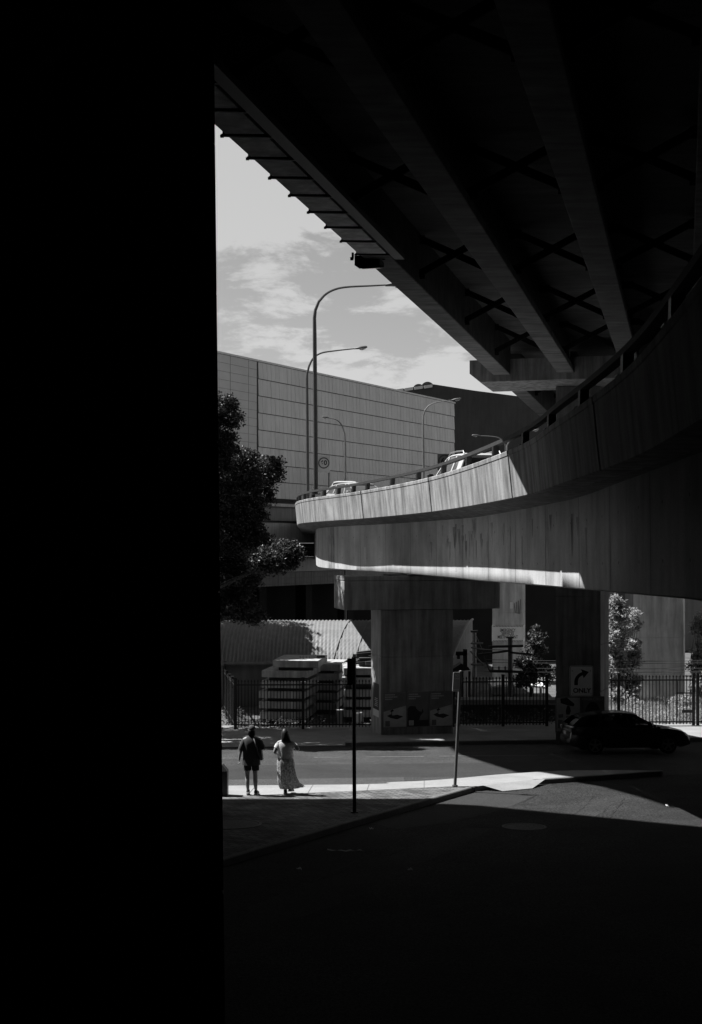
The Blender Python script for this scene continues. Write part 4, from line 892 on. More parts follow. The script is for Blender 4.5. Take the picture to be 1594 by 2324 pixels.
def sub(blobs, k, seed, shrink=0.5, n=60):       # break a mass into leafy clumps with gaps between
    rr = random.Random(seed); out = []
    for c, r, m in blobs:
        for i in range(m):
            while True:
                d = Vector((rr.uniform(-1, 1), rr.uniform(-1, 1), rr.uniform(-1, 1)))
                if 0.15 < d.length < 1: break
            d = d * (0.55 + 0.45 * rr.random()) / max(d.length, 0.6) * (0.6 + 0.4 * rr.random())
            s = shrink * rr.uniform(0.6, 1.3)
            out.append(((c[0] + d.x * r[0], c[1] + d.y * r[1], c[2] + d.z * r[2]), (s, s, s * 0.75), int(n * rr.uniform(0.6, 1.4))))
    return out
def tree(name, lab, cat, base, tips, blobs, size, m, seed, tr=0.2, ncl=60, shrink=0.5):
    t = thing(name, lab, cat, base); rr = random.Random(seed); tb = MB(); b = Vector(base); top = b + Vector((0, 0, tips[0]))
    limb(tb, b - Vector((0, 0, 0.2)), top, tr, tr * 0.7, rr)
    cl = sub(blobs, 1, seed, shrink, ncl)
    for c, r, m_ in blobs: limb(tb, top, c, tr * 0.3, tr * 0.08, rr)
    for c, r, n_ in cl[::4]:
        near = min(blobs, key=lambda q: (Vector(q[0]) - Vector(c)).length); limb(tb, near[0], c, tr * 0.12, 0.008, rr, 3)
    tb.build('trunk', BARK, t, smooth=True); leaves('crown', m, t, cl, size, seed); return t
def wb(x, y, d, rx, rz, n, ry=None):          # a foliage mass given by where it stands and how big it is
    s = d / F; p = W(x, y, d); return ((p.x, p.y, p.z), (rx * s, ry or rx * s, rz * s), n)
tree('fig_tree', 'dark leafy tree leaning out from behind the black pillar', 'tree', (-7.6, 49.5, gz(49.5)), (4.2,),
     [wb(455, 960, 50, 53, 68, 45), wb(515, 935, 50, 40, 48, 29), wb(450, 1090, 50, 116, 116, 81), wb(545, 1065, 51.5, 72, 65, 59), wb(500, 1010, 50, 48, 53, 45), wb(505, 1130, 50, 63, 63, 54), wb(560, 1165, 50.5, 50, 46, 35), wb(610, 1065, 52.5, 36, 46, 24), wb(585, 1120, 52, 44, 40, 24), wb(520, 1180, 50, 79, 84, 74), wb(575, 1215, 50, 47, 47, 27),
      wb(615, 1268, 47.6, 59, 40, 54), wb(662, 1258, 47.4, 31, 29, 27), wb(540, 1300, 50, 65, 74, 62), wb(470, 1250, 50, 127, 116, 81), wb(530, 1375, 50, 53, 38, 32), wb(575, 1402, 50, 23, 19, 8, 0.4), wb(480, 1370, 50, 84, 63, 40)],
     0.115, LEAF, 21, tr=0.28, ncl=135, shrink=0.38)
tree('fig_tree', 'second dark tree deeper behind the pillar, shading the shed roof', 'tree', (-11.0, 66.0, gz(70)), (6,),
     [((-10.8, 68.0, 11.0), (3.0, 3.4, 3.2), 150), ((-9.9, 67.2, 11.0), (1.3, 2.4, 2.2), 100), ((-13, 67, 12), (3, 3, 3), 60), ((-10.0, 64.5, 10.0), (2.0, 2.4, 2.4), 110), ((-7.6, 62.6, 10.6), (0.9, 2.2, 1.7), 80), ((-9.0, 60.8, 9.5), (1.5, 1.8, 2.0), 70), ((-12.0, 66, 14.0), (1.4, 3.0, 1.6), 80)], 0.34, LEAF, 22, tr=0.25, ncl=60, shrink=0.7)
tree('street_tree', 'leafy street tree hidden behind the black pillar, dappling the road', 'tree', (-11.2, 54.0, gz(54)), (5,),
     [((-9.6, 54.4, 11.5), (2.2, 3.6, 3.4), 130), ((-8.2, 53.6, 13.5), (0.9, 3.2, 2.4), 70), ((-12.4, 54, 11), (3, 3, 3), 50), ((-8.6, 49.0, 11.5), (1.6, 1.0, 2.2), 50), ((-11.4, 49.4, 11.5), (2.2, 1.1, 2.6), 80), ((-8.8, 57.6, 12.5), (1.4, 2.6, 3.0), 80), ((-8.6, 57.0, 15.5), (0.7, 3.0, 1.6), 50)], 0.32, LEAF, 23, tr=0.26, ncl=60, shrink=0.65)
def bush(name, lab, base, blobs, size, m, seed, ncl, shrink, cat='bush'):
    t = thing(name, lab, cat, base); rr = random.Random(seed); tb = MB(); b = Vector(base); cl = sub(blobs, 1, seed, shrink, ncl)
    for c, r, n_ in cl[::3]: limb(tb, b + Vector((rr.uniform(-0.4, 0.4), rr.uniform(-0.3, 0.3), -0.1)), c, 0.03, 0.007, rr, 4)
    tb.build('stems', BARK, t); leaves('foliage', m, t, cl, size, seed); return t
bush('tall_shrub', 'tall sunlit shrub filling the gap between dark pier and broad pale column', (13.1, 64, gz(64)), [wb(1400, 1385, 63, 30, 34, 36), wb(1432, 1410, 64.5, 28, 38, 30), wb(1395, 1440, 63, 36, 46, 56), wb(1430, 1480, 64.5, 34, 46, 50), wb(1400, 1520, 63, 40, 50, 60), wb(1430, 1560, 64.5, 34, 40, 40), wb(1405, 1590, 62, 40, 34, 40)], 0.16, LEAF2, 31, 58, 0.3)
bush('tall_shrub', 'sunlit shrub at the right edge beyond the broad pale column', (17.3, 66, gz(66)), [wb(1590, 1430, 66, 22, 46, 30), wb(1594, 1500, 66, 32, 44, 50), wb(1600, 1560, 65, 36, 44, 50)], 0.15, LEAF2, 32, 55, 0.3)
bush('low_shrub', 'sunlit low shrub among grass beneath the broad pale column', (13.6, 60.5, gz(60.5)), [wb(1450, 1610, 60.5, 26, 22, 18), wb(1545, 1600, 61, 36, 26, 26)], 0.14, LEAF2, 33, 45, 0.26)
tree('small_tree', 'small dull leafed tree beside the dark catenary pole', 'tree', (9.0, 66.5, gz(66)), (1.6,), [wb(1215, 1455, 66, 30, 34, 24), wb(1200, 1500, 66, 38, 30, 26), wb(1230, 1530, 66, 34, 34, 26), wb(1190, 1545, 66, 26, 24, 14)], 0.16, LEAF3, 34, tr=0.1, ncl=55, shrink=0.32)
# grass and groundcover behind the right fence
def grass(name, area, n, h, m, seed, zf):
    R = np.random.default_rng(seed); x = R.uniform(area[0], area[1], n); y = R.uniform(area[2], area[3], n)
    dn = (np.sin(x * 2.3) + np.sin(y * 1.7 + x) + R.normal(size=n) * 0.6) > -0.9; x = x[dn]; y = y[dn]; n = len(x)
    z = np.array([zf(a, b) for a, b in zip(x, y)]); hh = h * (0.4 + R.random(n)); a = R.uniform(0, 2 * np.pi, n); ln = hh * R.uniform(0.1, 0.7, n); b = R.uniform(0, 2 * np.pi, n); w = 0.012
    p0 = np.stack([x - w * np.cos(b), y - w * np.sin(b), z], 1); p1 = np.stack([x + w * np.cos(b), y + w * np.sin(b), z], 1)
    m1 = np.stack([x + ln * 0.35 * np.cos(a), y + ln * 0.35 * np.sin(a), z + hh * 0.7], 1); t = np.stack([x + ln * np.cos(a), y + ln * np.sin(a), z + hh], 1)
    wv = np.stack([w * 0.8 * np.cos(b), w * 0.8 * np.sin(b), 0 * b], 1)
    v = np.stack([p0, p1, m1 + wv, m1 - wv, t], 1).reshape(-1, 3); f = []
    for i in range(n): f += [(5 * i, 5 * i + 1, 5 * i + 2, 5 * i + 3), (5 * i + 3, 5 * i + 2, 5 * i + 4)]
    me = bpy.data.meshes.new(name); me.from_pydata(v.tolist(), [], f); me.materials.append(m); ob = bpy.data.objects.new(name, me); COL.objects.link(ob)
    ob['kind'] = 'stuff'; return ob
o = grass('grass', (9.6, 20, 55.2, 63.5), 16000, 0.5, GRASSM, 41, lambda x, y: gz(y) - 0.03); tag(o, 'sunlit long grass and weeds behind the right fence', 'grass')
o = leaves('ground_cover', LEAF2, None, [((rng.uniform(10, 19), rng.uniform(55.2, 60), gz(56) + rng.uniform(0.02, 0.3)), (0.5, 0.4, 0.22), 55) for k in range(170)], 0.13, 42, kind='stuff'); tag(o, 'sunlit leafy ground cover behind the right fence', 'ground cover')
o = leaves('ground_cover', LEAF3, None, [((rng.uniform(-9, -4.9), rng.uniform(53, 61), gz(57) + rng.uniform(0.0, 0.25)), (0.6, 0.6, 0.18), 45) for k in range(60)], 0.13, 43, kind='stuff'); tag(o, 'shaded weeds and leaf litter beside the slab yard', 'ground cover')
o = leaves('ground_cover', LEAF3, None, [((rng.uniform(-4.4, 3), rng.uniform(53.4, 57), gz(55) + rng.uniform(0.0, 0.12)), (0.5, 0.5, 0.12), 30) for k in range(50)], 0.11, 44, kind='stuff'); tag(o, 'dark weeds around the foot of the slab stacks', 'ground cover')
o = leaves('ground_cover', LEAF3, None, [((rng.uniform(3.8, 8.6), rng.uniform(54.6, 56.8), gz(55) + rng.uniform(0.0, 0.5)), (0.5, 0.4, 0.3), 30) for k in range(40)], 0.12, 45, kind='stuff'); tag(o, 'dark weeds along the platform wall between the piers', 'ground cover')

# ------------------------------------------------------------------ street lamps
def lamp(path, d, r, lab, base_y, base_px, head=None, hflip=1, hs=1.0, zbase=None, taper=0.6, m=STEEL):
    P = [W(x, y, d) for x, y in path]; b = P[0].copy()
    if zbase is not None: P = [Vector((b.x, b.y, zbase))] + P; b = P[0].copy()
    t = thing('street_lamp', lab, 'street lamp', b, 'street lamps beyond the ramp')
    i0 = [i for i in range(len(P)) if abs(P[i].x - b.x) < 0.25]; k = max(i0)
    Pp = P[:k + 1]; A = [Vector(p) for p in smoothpts(P[k:], 6)]
    q = MB(); q.tube(Pp, [r * (1 - (1 - taper) * i / max(1, len(Pp) - 1)) for i in range(len(Pp))], 10)
    q.tube([b, b + Vector((0, 0, 0.03))], r * 2.0, 10); q.build('pole', m, t, smooth='auto')
    q = MB(); q.tube(A, [r * taper * (1 - 0.45 * i / (len(A) - 1)) for i in range(len(A))], 8); q.build('arm', m, t, smooth='auto')
    e = A[-1]; dr = (A[-1] - A[-2]).normalized(); q = MB(); s = hs
    def rg(f, w, h, dz): c = e + dr * f * s; return [c + Vector((0, w * s * math.cos(a), dz * s + h * s * math.sin(a))) for a in [2 * math.pi * j / 10 for j in range(10)]]
    q.loft([rg(-0.05, 0.06, 0.05, 0), rg(0.15, 0.1, 0.08, 0.02), rg(0.3, 0.16, 0.1, 0.03), rg(0.75, 0.18, 0.09, 0.03), rg(0.86, 0.1, 0.05, 0.02)]); q.build('lamp_head', STEEL, t, smooth='auto')
    q = MB(); q.loft([rg(0.32, 0.13, 0.05, -0.06), rg(0.5, 0.15, 0.09, -0.08), rg(0.74, 0.13, 0.05, -0.06)]); q.build('lens', LAMPG, t, smooth=True)
    return t
lamp([(717, 1122), (716, 950), (714.5, 760), (714, 722), (716, 704), (724, 684), (740, 667), (762, 656), (790, 651), (840, 648.5), (878, 646.5)], 60.3, 0.115, 'tallest curved street lamp, its thick pole rising from the end of the ramp barrier', 0, 0, hs=1.25, taper=0.55)
lamp([(699, 1112), (698, 960), (697, 860), (697.5, 848), (702, 830), (712, 812), (730, 801), (760, 796), (806, 791)], 78, 0.105, 'curved street lamp just left of the thickest pole, its head against the sky', 0, 0, hs=0.85, zbase=8.0)
lamp([(784, 1090), (784, 1010), (783, 985), (778, 968), (770, 957), (760, 951), (747, 948.5)], 100, 0.10, 'slim pale street lamp with its arm bending left before the clad wall', 0, 0, hs=0.62, zbase=-1.3, m=GALV)
lamp([(962, 1066), (961, 960), (961, 945), (965, 931), (975, 920), (993, 913), (1026, 908)], 92, 0.085, 'slim pale street lamp with its arm reaching past the corner of the clad wall', 0, 0, hs=0.75, zbase=-1.3, m=GALV)
lamp([(1148, 1060), (1148, 1012), (1143, 1001), (1130, 993), (1112, 990), (1090, 989)], 112, 0.085, 'street lamp arm bending left against the dark hall', 0, 0, hs=0.8, zbase=-1.3, m=GALV)
lamp([(1151, 1060), (1151, 1012), (1156, 1002), (1170, 991), (1190, 983), (1206, 979)], 112.6, 0.085, 'street lamp arm bending right against the dark hall', 0, 0, hs=0.8, zbase=-1.3, m=GALV)

# ------------------------------------------------------------------ signs
def rrect(w, h, r, n=5):
    out = []
    for cx, cz, a0 in ((w / 2 - r, -h / 2 + r, -90), (w / 2 - r, h / 2 - r, 0), (-w / 2 + r, h / 2 - r, 90), (-w / 2 + r, -h / 2 + r, 180)):
        for k in range(n + 1): a = math.radians(a0 + 90 * k / n); out.append((cx + r * math.cos(a), cz + r * math.sin(a)))
    return out
def plate(mb, c, w, h, r, y0, y1): mb.loft([[(c[0] + x, c[1] + y, c[2] + z) for x, z in rrect(w, h, r)] for y in (y0, y1)]); return mb
def speed_sign(cx, cy, d, w, h, post_px, lab, m, zb):
    p = W(cx, cy, d); t = thing('speed_sign', lab, 'speed sign', (p.x, p.y, zb), 'speed signs on the ramp')
    plate(MB(), p, w, h, 0.05, 0, 0.02).build('sign_panel', m, t)
    q = MB(); ro, ri = w * 0.46, w * 0.36; zc = p.z + h * 0.06
    vs = [(p.x + r_ * math.cos(a), p.y - 0.004, zc + r_ * math.sin(a)) for r_ in (ro, ri) for a in [2 * math.pi * k / 40 for k in range(40)]]
    q.add(vs, [(k, (k + 1) % 40, 40 + (k + 1) % 40, 40 + k) for k in range(40)]); q.build('ring', SIGNM, t, recalc=False)
    text('60', w * 0.52, SIGNK, t, (p.x, p.y - 0.005, zc), width=w * 0.52, bold=0.012)
    px = (post_px - 797) * d / F; q = MB(); q.tube([(px, p.y + 0.06, zb), (px, p.y + 0.06, p.z + h * 0.45)], 0.05, 8); q.build('post', STEEL, t)
speed_sign(735.3, 1053, 73, 0.68, 0.96, 746.5, 'square speed sign reading 60 beside the thick lamp pole', SIGNG, 7.9)
speed_sign(1010, 1049, 66, 0.74, 0.84, 1013, 'darker speed sign reading 60 partly hidden behind the white car on the ramp', mat('sign_back_face', 0.16, 0.5, 0.1, 3), 7.7)
# right turn only sign on the dark pier
D_ = 47.4; p = W(1320.5, 1546, D_); t = thing('turn_sign', 'large white sign with curved right arrow reading only, on the dark pier', 'sign', (p.x, p.y, p.z - 0.6))
k6 = D_ / F / (6.642 * 1.5684)
def s6(x, y, o): return Vector((p.x + (x - 737) * k6, p.y - o, p.z - (y - 495) * k6))
plate(MB(), p, 555 * k6, 730 * k6, 55 * k6, 0, 0.03).build('sign_panel', SIGNW, t)
q = MB(); A = rrect(540 * k6, 715 * k6, 50 * k6); B = rrect(518 * k6, 693 * k6, 42 * k6); n = len(A)
q.add([(p.x + x, p.y - 0.004, p.z + z) for x, z in A] + [(p.x + x, p.y - 0.004, p.z + z) for x, z in B], [(i, (i + 1) % n, n + (i + 1) % n, n + i) for i in range(n)]); q.build('border', SIGNK, t, recalc=False)
q = MB(); ar = [(565, 590), (565, 500), (575, 445), (605, 385), (650, 335), (700, 302), (752, 278), (722, 213), (910, 278), (785, 425), (768, 358), (730, 372), (690, 400), (663, 440), (650, 490), (648, 590)]
q.add([s6(x, y, 0.005) for x, y in ar], [tuple(range(len(ar)))]); q.build('arrow', SIGNK, t, recalc=False)
text('ONLY', 150 * k6, SIGNK, t, s6(745, 722, 0.005), width=425 * k6, bold=0.006)
q = MB()
for x, y in ((517, 252), (945, 252), (530, 800), (962, 795)): q.box(s6(x, y, 0.008), (0.03, 0.012, 0.03))
q.build('bolt', STEEL, t); q = MB(); q.box((p.x, p.y + 0.10, p.z), (0.5, 0.13, 0.06)); q.build('mounting', STEEL, t)
# two posters on the dark pier
def wall_poster(x0, x1, y0, y1, lab, kind):
    a = s6(x0, y1, -0.16); b = s6(x1, y0, -0.16); w = b.x - a.x; h = b.z - a.z; t = thing('poster', lab, 'poster', a); Y = a.y
    MB().box((a.x + w / 2, Y, a.z + h / 2), (w, 0.012, h)).build('sheet', POSTG, t)
    f = MB(); e = 0.03
    for c, s in (((a.x + w / 2, Y, a.z), (w, 0.03, e)), ((a.x + w / 2, Y, b.z), (w, 0.03, e)), ((a.x, Y, a.z + h / 2), (e, 0.03, h)), ((b.x, Y, a.z + h / 2), (e, 0.03, h))): f.box(c, s)
    f.build('frame', GALV, t); P = lambda u, v, o=0.009: (a.x + u * w, Y - o, a.z + v * h)
    def pt(pts, m, o=0.009): MB().add([P(u, v, o) for u, v in pts], [tuple(range(len(pts)))]).build('print', m, t, recalc=False)
    if kind == 0:
        pt([(0.03, 0.03), (0.97, 0.03), (0.97, 0.97), (0.03, 0.97)], POSTL)
        pt([(0.18, 0.95), (0.45, 0.97), (0.75, 0.8), (0.72, 0.73), (0.5, 0.75), (0.2, 0.82)], POSTD, 0.012); pt([(0.45, 0.74), (0.55, 0.74), (0.6, 0.6), (0.55, 0.5), (0.42, 0.5), (0.4, 0.6)], POSTD, 0.012)
        pt([(0.42, 0.46), (0.55, 0.46), (0.6, 0.3), (0.42, 0.28)], POSTG, 0.012); pt([(0.1, 0.5), (0.3, 0.52), (0.3, 0.42), (0.12, 0.4)], POSTG, 0.012); pt([(0.08, 0.12), (0.3, 0.1), (0.28, 0.34), (0.1, 0.36)], POSTG, 0.012)
    else:
        hd = [(0.5 + 0.34 * math.cos(q_) * (1.15 if math.sin(q_) < 0 else 1), 0.5 + 0.36 * math.sin(q_)) for q_ in [2 * math.pi * k / 18 for k in range(18)]]
        pt(hd, POSTD); pt([(0.36 + 0.0, 0.55), (0.42, 0.36), (0.5, 0.3), (0.58, 0.36), (0.62, 0.55), (0.5, 0.62)], POSTG, 0.012); text('KINGA CSILLA', 0.13, POSTL, t, P(0.5, 0.93, 0.012), width=w * 0.94)
wall_poster(140, 738, 875, 1722, 'framed pale poster with standing figures, left one on the dark pier', 0)
wall_poster(745, 1290, 875, 1722, 'framed dark poster with shaggy haired face under pale lettering on the dark pier', 1)
# no stopping sign on its leaning post
b0 = G(1033, 1786) * UPS; b0.z = gz(b0.y) + KH; tpz = W(1045.8, 1524, b0.y)
t = thing('parking_sign', 'leaning grey post with narrow no stopping sign at the pale footpath corner', 'sign', b0)
q = MB(); q.tube([b0, tpz], 0.041, 12); q.ell(tpz, (0.042, 0.042, 0.03)); q.tube([b0, b0.lerp(tpz, 0.015)], 0.075, 12); q.build('post', POSTM, t, smooth='auto')
c = W(1036, 1548, b0.y - 0.06); lean = Vector((12.8, 0, 262)).normalized(); rt = Vector((lean.z, 0.35, -lean.x)).normalized(); nrm = rt.cross(lean).normalized()
if nrm.y > 0: nrm = -nrm
q = MB(); rw, rh = 0.2, 0.51
q.loft([[c + rt * x + lean * z + nrm * o for x, z in rrect(rw, rh, 0.03)] for o in (0.0, 0.012)]); q.build('sign_panel', SIGNG, t)
q = MB(); A = rrect(rw - 0.015, rh - 0.015, 0.026); B = rrect(rw - 0.03, rh - 0.03, 0.02); n = len(A)
q.add([c + rt * x + lean * z + nrm * 0.015 for x, z in A] + [c + rt * x + lean * z + nrm * 0.015 for x, z in B], [(i, (i + 1) % n, n + (i + 1) % n, n + i) for i in range(n)]); q.build('border', SIGNW, t, recalc=False)
text('NO', 0.1, SIGNW, t, c + lean * 0.175 + nrm * 0.016, rt, lean, width=0.1, bold=0.002); text('STOPPING', 0.06, SIGNW, t, c + lean * 0.09 + nrm * 0.016, rt, lean, width=0.17, bold=0.001)
q = MB(); az = -0.205
q.add([c + rt * x + lean * (az + z) + nrm * 0.016 for x, z in ((-0.085, 0), (-0.055, 0.022), (-0.055, 0.008), (0.055, 0.008), (0.055, 0.022), (0.085, 0), (0.055, -0.022), (0.055, -0.008), (-0.055, -0.008), (-0.055, -0.022))], [tuple(range(10))]); q.build('arrow', SIGNW, t, recalc=False)
# thick dark post carrying a sign seen from behind
b0 = G(805, 1845) * UPS; b0.z = gz(b0.y) + KH
t = thing('sign_post', 'thick black post on the brick footpath with a narrow dark sign seen from behind', 'sign', b0); k9 = b0.y / F
q = MB(); q.tube([b0, (b0.x - 0.02, b0.y, b0.z + 3.55)], 0.044, 12); q.tube([b0, b0 + Vector((0, 0, 0.03))], 0.09, 12); q.build('post', BLACK, t, smooth='auto')
p = W(798.5, 1525, b0.y + 0.06); plate(MB(), p, 20.5 * k9, 61 * k9, 0.01, 0, 0.02).build('sign_panel', PLAST, t)
q = MB(); q.box((p.x, p.y - 0.02, p.z + 0.2), (0.15, 0.03, 0.04)); q.box((p.x, p.y - 0.02, p.z - 0.2), (0.15, 0.03, 0.04)); q.box((p.x + 0.05, p.y + 0.01, p.z + 0.32), (0.10, 0.02, 0.05)); q.build('clamp', BLACK, t)
# cabinet peeping out beside the pillar
b0 = G(500, 1808) * UPS; b0.z = gz(b0.y) + KH; q = MB(); x1_ = W(516, 1800, b0.y).x
cab = thing('utility_cabinet', 'dark utility cabinet with sloping top beside the black pillar', 'cabinet', b0)
q.loft([[(x0, b0.y, b0.z - 0.02), (x1_, b0.y, b0.z - 0.02), (x1_, b0.y + 0.35, b0.z - 0.02), (x0, b0.y + 0.35, b0.z - 0.02)] for x0 in (x1_ - 0.55,)] + [[(x1_ - 0.55, b0.y, zt), (x1_, b0.y, zt), (x1_, b0.y + 0.35, zt), (x1_ - 0.55, b0.y + 0.35, zt)] for zt in (b0.z + 0.62,)] + [[(x1_ - 0.45, b0.y + 0.05, b0.z + 0.78), (x1_ - 0.13, b0.y + 0.05, b0.z + 0.78), (x1_ - 0.13, b0.y + 0.3, b0.z + 0.78), (x1_ - 0.45, b0.y + 0.3, b0.z + 0.78)]]); q.build('body', STEEL, cab, bevel=0.01)

# ------------------------------------------------------------------ tram poles, wires and shelters behind the middle fence
zb_ = gz(60)
def xyz(x, y, d): return W(x, y, d)
t = thing('catenary_pole', 'dark overhead line pole with crossarms in front of the emergency sign', 'pole', (xyz(1159, 1600, 62).x, 62, zb_))
q = MB(); q.tube([(xyz(1159, 0, 62).x, 62, zb_), xyz(1158.5, 1446, 62)], [0.13, 0.11], 10); q.build('pole', STEEL, t, smooth='auto')
q = MB(); q.box(xyz(1158.5, 1447, 62), (0.3, 0.3, 0.07)); q.build('cap', BLACK, t)
for (xa, ya), (xb, yb_), r_ in (((1110, 1468), (1188, 1466), 0.06), ((1086, 1486), (1158, 1477), 0.05), ((1158, 1481), (1214, 1486), 0.05), ((1112, 1523), (1158, 1524), 0.07), ((1158, 1524), (1192, 1526), 0.06), ((1112, 1524), (1095, 1480), 0.03)):
    q = MB(); q.tube([xyz(xa, ya, 61.8), xyz(xb, yb_, 61.8)], r_, 6); q.build('crossarm', BLACK, t)
for x, y in ((1119, 1521), (1133, 1521), (1147, 1521), (1198, 1484), (1211, 1487)):
    q = MB(); c = xyz(x, y, 61.8); q.loft([[c + Vector((rr_ * math.cos(a), rr_ * math.sin(a), z)) for a in [2 * math.pi * k / 8 for k in range(8)]] for rr_, z in ((0.05, 0), (0.02, 0.04), (0.05, 0.06), (0.02, 0.1), (0.05, 0.12), (0.02, 0.18))]); q.build('insulator', BLACK, t)
t = thing('steel_pole', 'pale steel pole with brackets between the shed and the black depot', 'pole', (xyz(1077, 0, 64).x, 64, zb_))
q = MB(); q.tube([(xyz(1077, 0, 64).x, 64, zb_), xyz(1077, 1436, 64)], [0.11, 0.10], 10); q.build('pole', GALV, t, smooth='auto')
q = MB(); q.box(xyz(1077, 1433, 64), (0.34, 0.3, 0.1)); q.build('cap', STEEL, t)
for (xa, ya), (xb, yb_), r_ in (((1069, 1460), (1097, 1460), 0.045), ((1069, 1470), (1100, 1474), 0.035), ((1079, 1437), (1094, 1472), 0.012), ((1068, 1478), (1097, 1508), 0.035), ((1069, 1508), (1098, 1509), 0.05), ((1100, 1474), (1158, 1476), 0.022)):
    q = MB(); q.tube([xyz(xa, ya, 63.8), xyz(xb, yb_, 63.8)], r_, 6); q.build('bracket', GALV, t)
t = thing('platform_shelter', 'small dark shelter with pointed roof and hooked post beside the ramp pier', 'shelter', (xyz(1052, 0, 59.5).x, 59.5, zb_))
dd = 59.5
q = MB(); a = [xyz(x, y, dd) for x, y in ((1028, 1519), (1047, 1506), (1064, 1515), (1068, 1521), (1028, 1524))]; n = len(a); q.add(a + [p + Vector((0, 0.8, 0)) for p in a], [tuple(range(n)), tuple(range(n, 2 * n))[::-1]] + [(i, (i + 1) % n, n + (i + 1) % n, n + i) for i in range(n)]); q.build('roof', BLACK, t)
q = MB(); q.box(xyz(1056, 1497, dd), (0.18, 0.14, 0.95)); q.box(xyz(1047.5, 1483, dd), (0.5, 0.14, 0.18)); q.box(xyz(1041, 1488, dd), (0.12, 0.14, 0.3)); q.build('hooked_post', BLACK, t)
for x in (1032, 1050, 1066):
    q = MB(); c = xyz(x, 1524, dd + 0.4); q.hexa([(c.x - 0.05, c.y, zb_), (c.x + 0.05, c.y, zb_), (c.x + 0.05, c.y + 0.1, zb_), (c.x - 0.05, c.y + 0.1, zb_)], [(c.x - 0.05, c.y, c.z), (c.x + 0.05, c.y, c.z), (c.x + 0.05, c.y + 0.1, c.z), (c.x - 0.05, c.y + 0.1, c.z)]); q.build('post', BLACK, t)
# white roofed shelter
t = thing('tram_shelter', 'low shelter with bright white curved roof edge behind the middle fence', 'shelter', (xyz(1178, 0, 68).x, 68, zb_)); dd = 68
top = [xyz(x, y, dd) for x, y in ((1117, 1558), (1130, 1555.5), (1150, 1553.5), (1175, 1553), (1200, 1554.5), (1225, 1557.5), (1240, 1560))]
q = MB(); q.loft([[p, p + Vector((0, 1.8, 0.12)), p + Vector((0, 1.8, 0.0)), p + Vector((0, 0, -0.10))] for p in top]); q.build('roof', SIGNW, t)
q = MB()
for x0, x1 in ((1119, 1146), (1152, 1170)):
    a, b = xyz(x0, 0, dd + 0.6), xyz(x1, 0, dd + 0.6); q.hexa([(a.x, a.y, zb_), (b.x, b.y, zb_), (b.x, b.y + 0.1, zb_), (a.x, a.y + 0.1, zb_)], [(a.x, a.y, xyz(0, 1558, dd).z), (b.x, b.y, xyz(0, 1557, dd).z), (b.x, b.y + 0.1, xyz(0, 1557, dd).z), (a.x, a.y + 0.1, xyz(0, 1558, dd).z)])
q.build('wall', BAND, t)
for x in (1113, 1205, 1228):
    q = MB(); c = xyz(x, 0, dd + 0.2); q.hexa([(c.x - 0.06, c.y, zb_), (c.x + 0.06, c.y, zb_), (c.x + 0.06, c.y + 0.1, zb_), (c.x - 0.06, c.y + 0.1, zb_)], [(c.x - 0.06, c.y, xyz(0, 1561, dd).z), (c.x + 0.06, c.y, xyz(0, 1561, dd).z), (c.x + 0.06, c.y + 0.1, xyz(0, 1561, dd).z), (c.x - 0.06, c.y + 0.1, xyz(0, 1561, dd).z)]); q.build('post', GALV, t)
# overhead wires
for i, (ya, yb2, d) in enumerate(((1497, 1499, 62.3), (1502, 1503, 62.5), (1513, 1514, 62.1), (1521, 1520, 62.6))):
    q = MB(); q.tube([xyz(1100 + (1594 + 60 - 1100) * k / 16, ya + (yb2 - ya) * k / 16 + 3 * math.sin(math.pi * k / 16) + i, d) for k in range(17)], 0.012, 5)
    tag(q.build('overhead_wire', STEEL), '%s of the four thin tram wires strung across behind the fences' % ['topmost', 'second from top', 'third from top', 'lowest'][i], 'wire', 'tram wires')
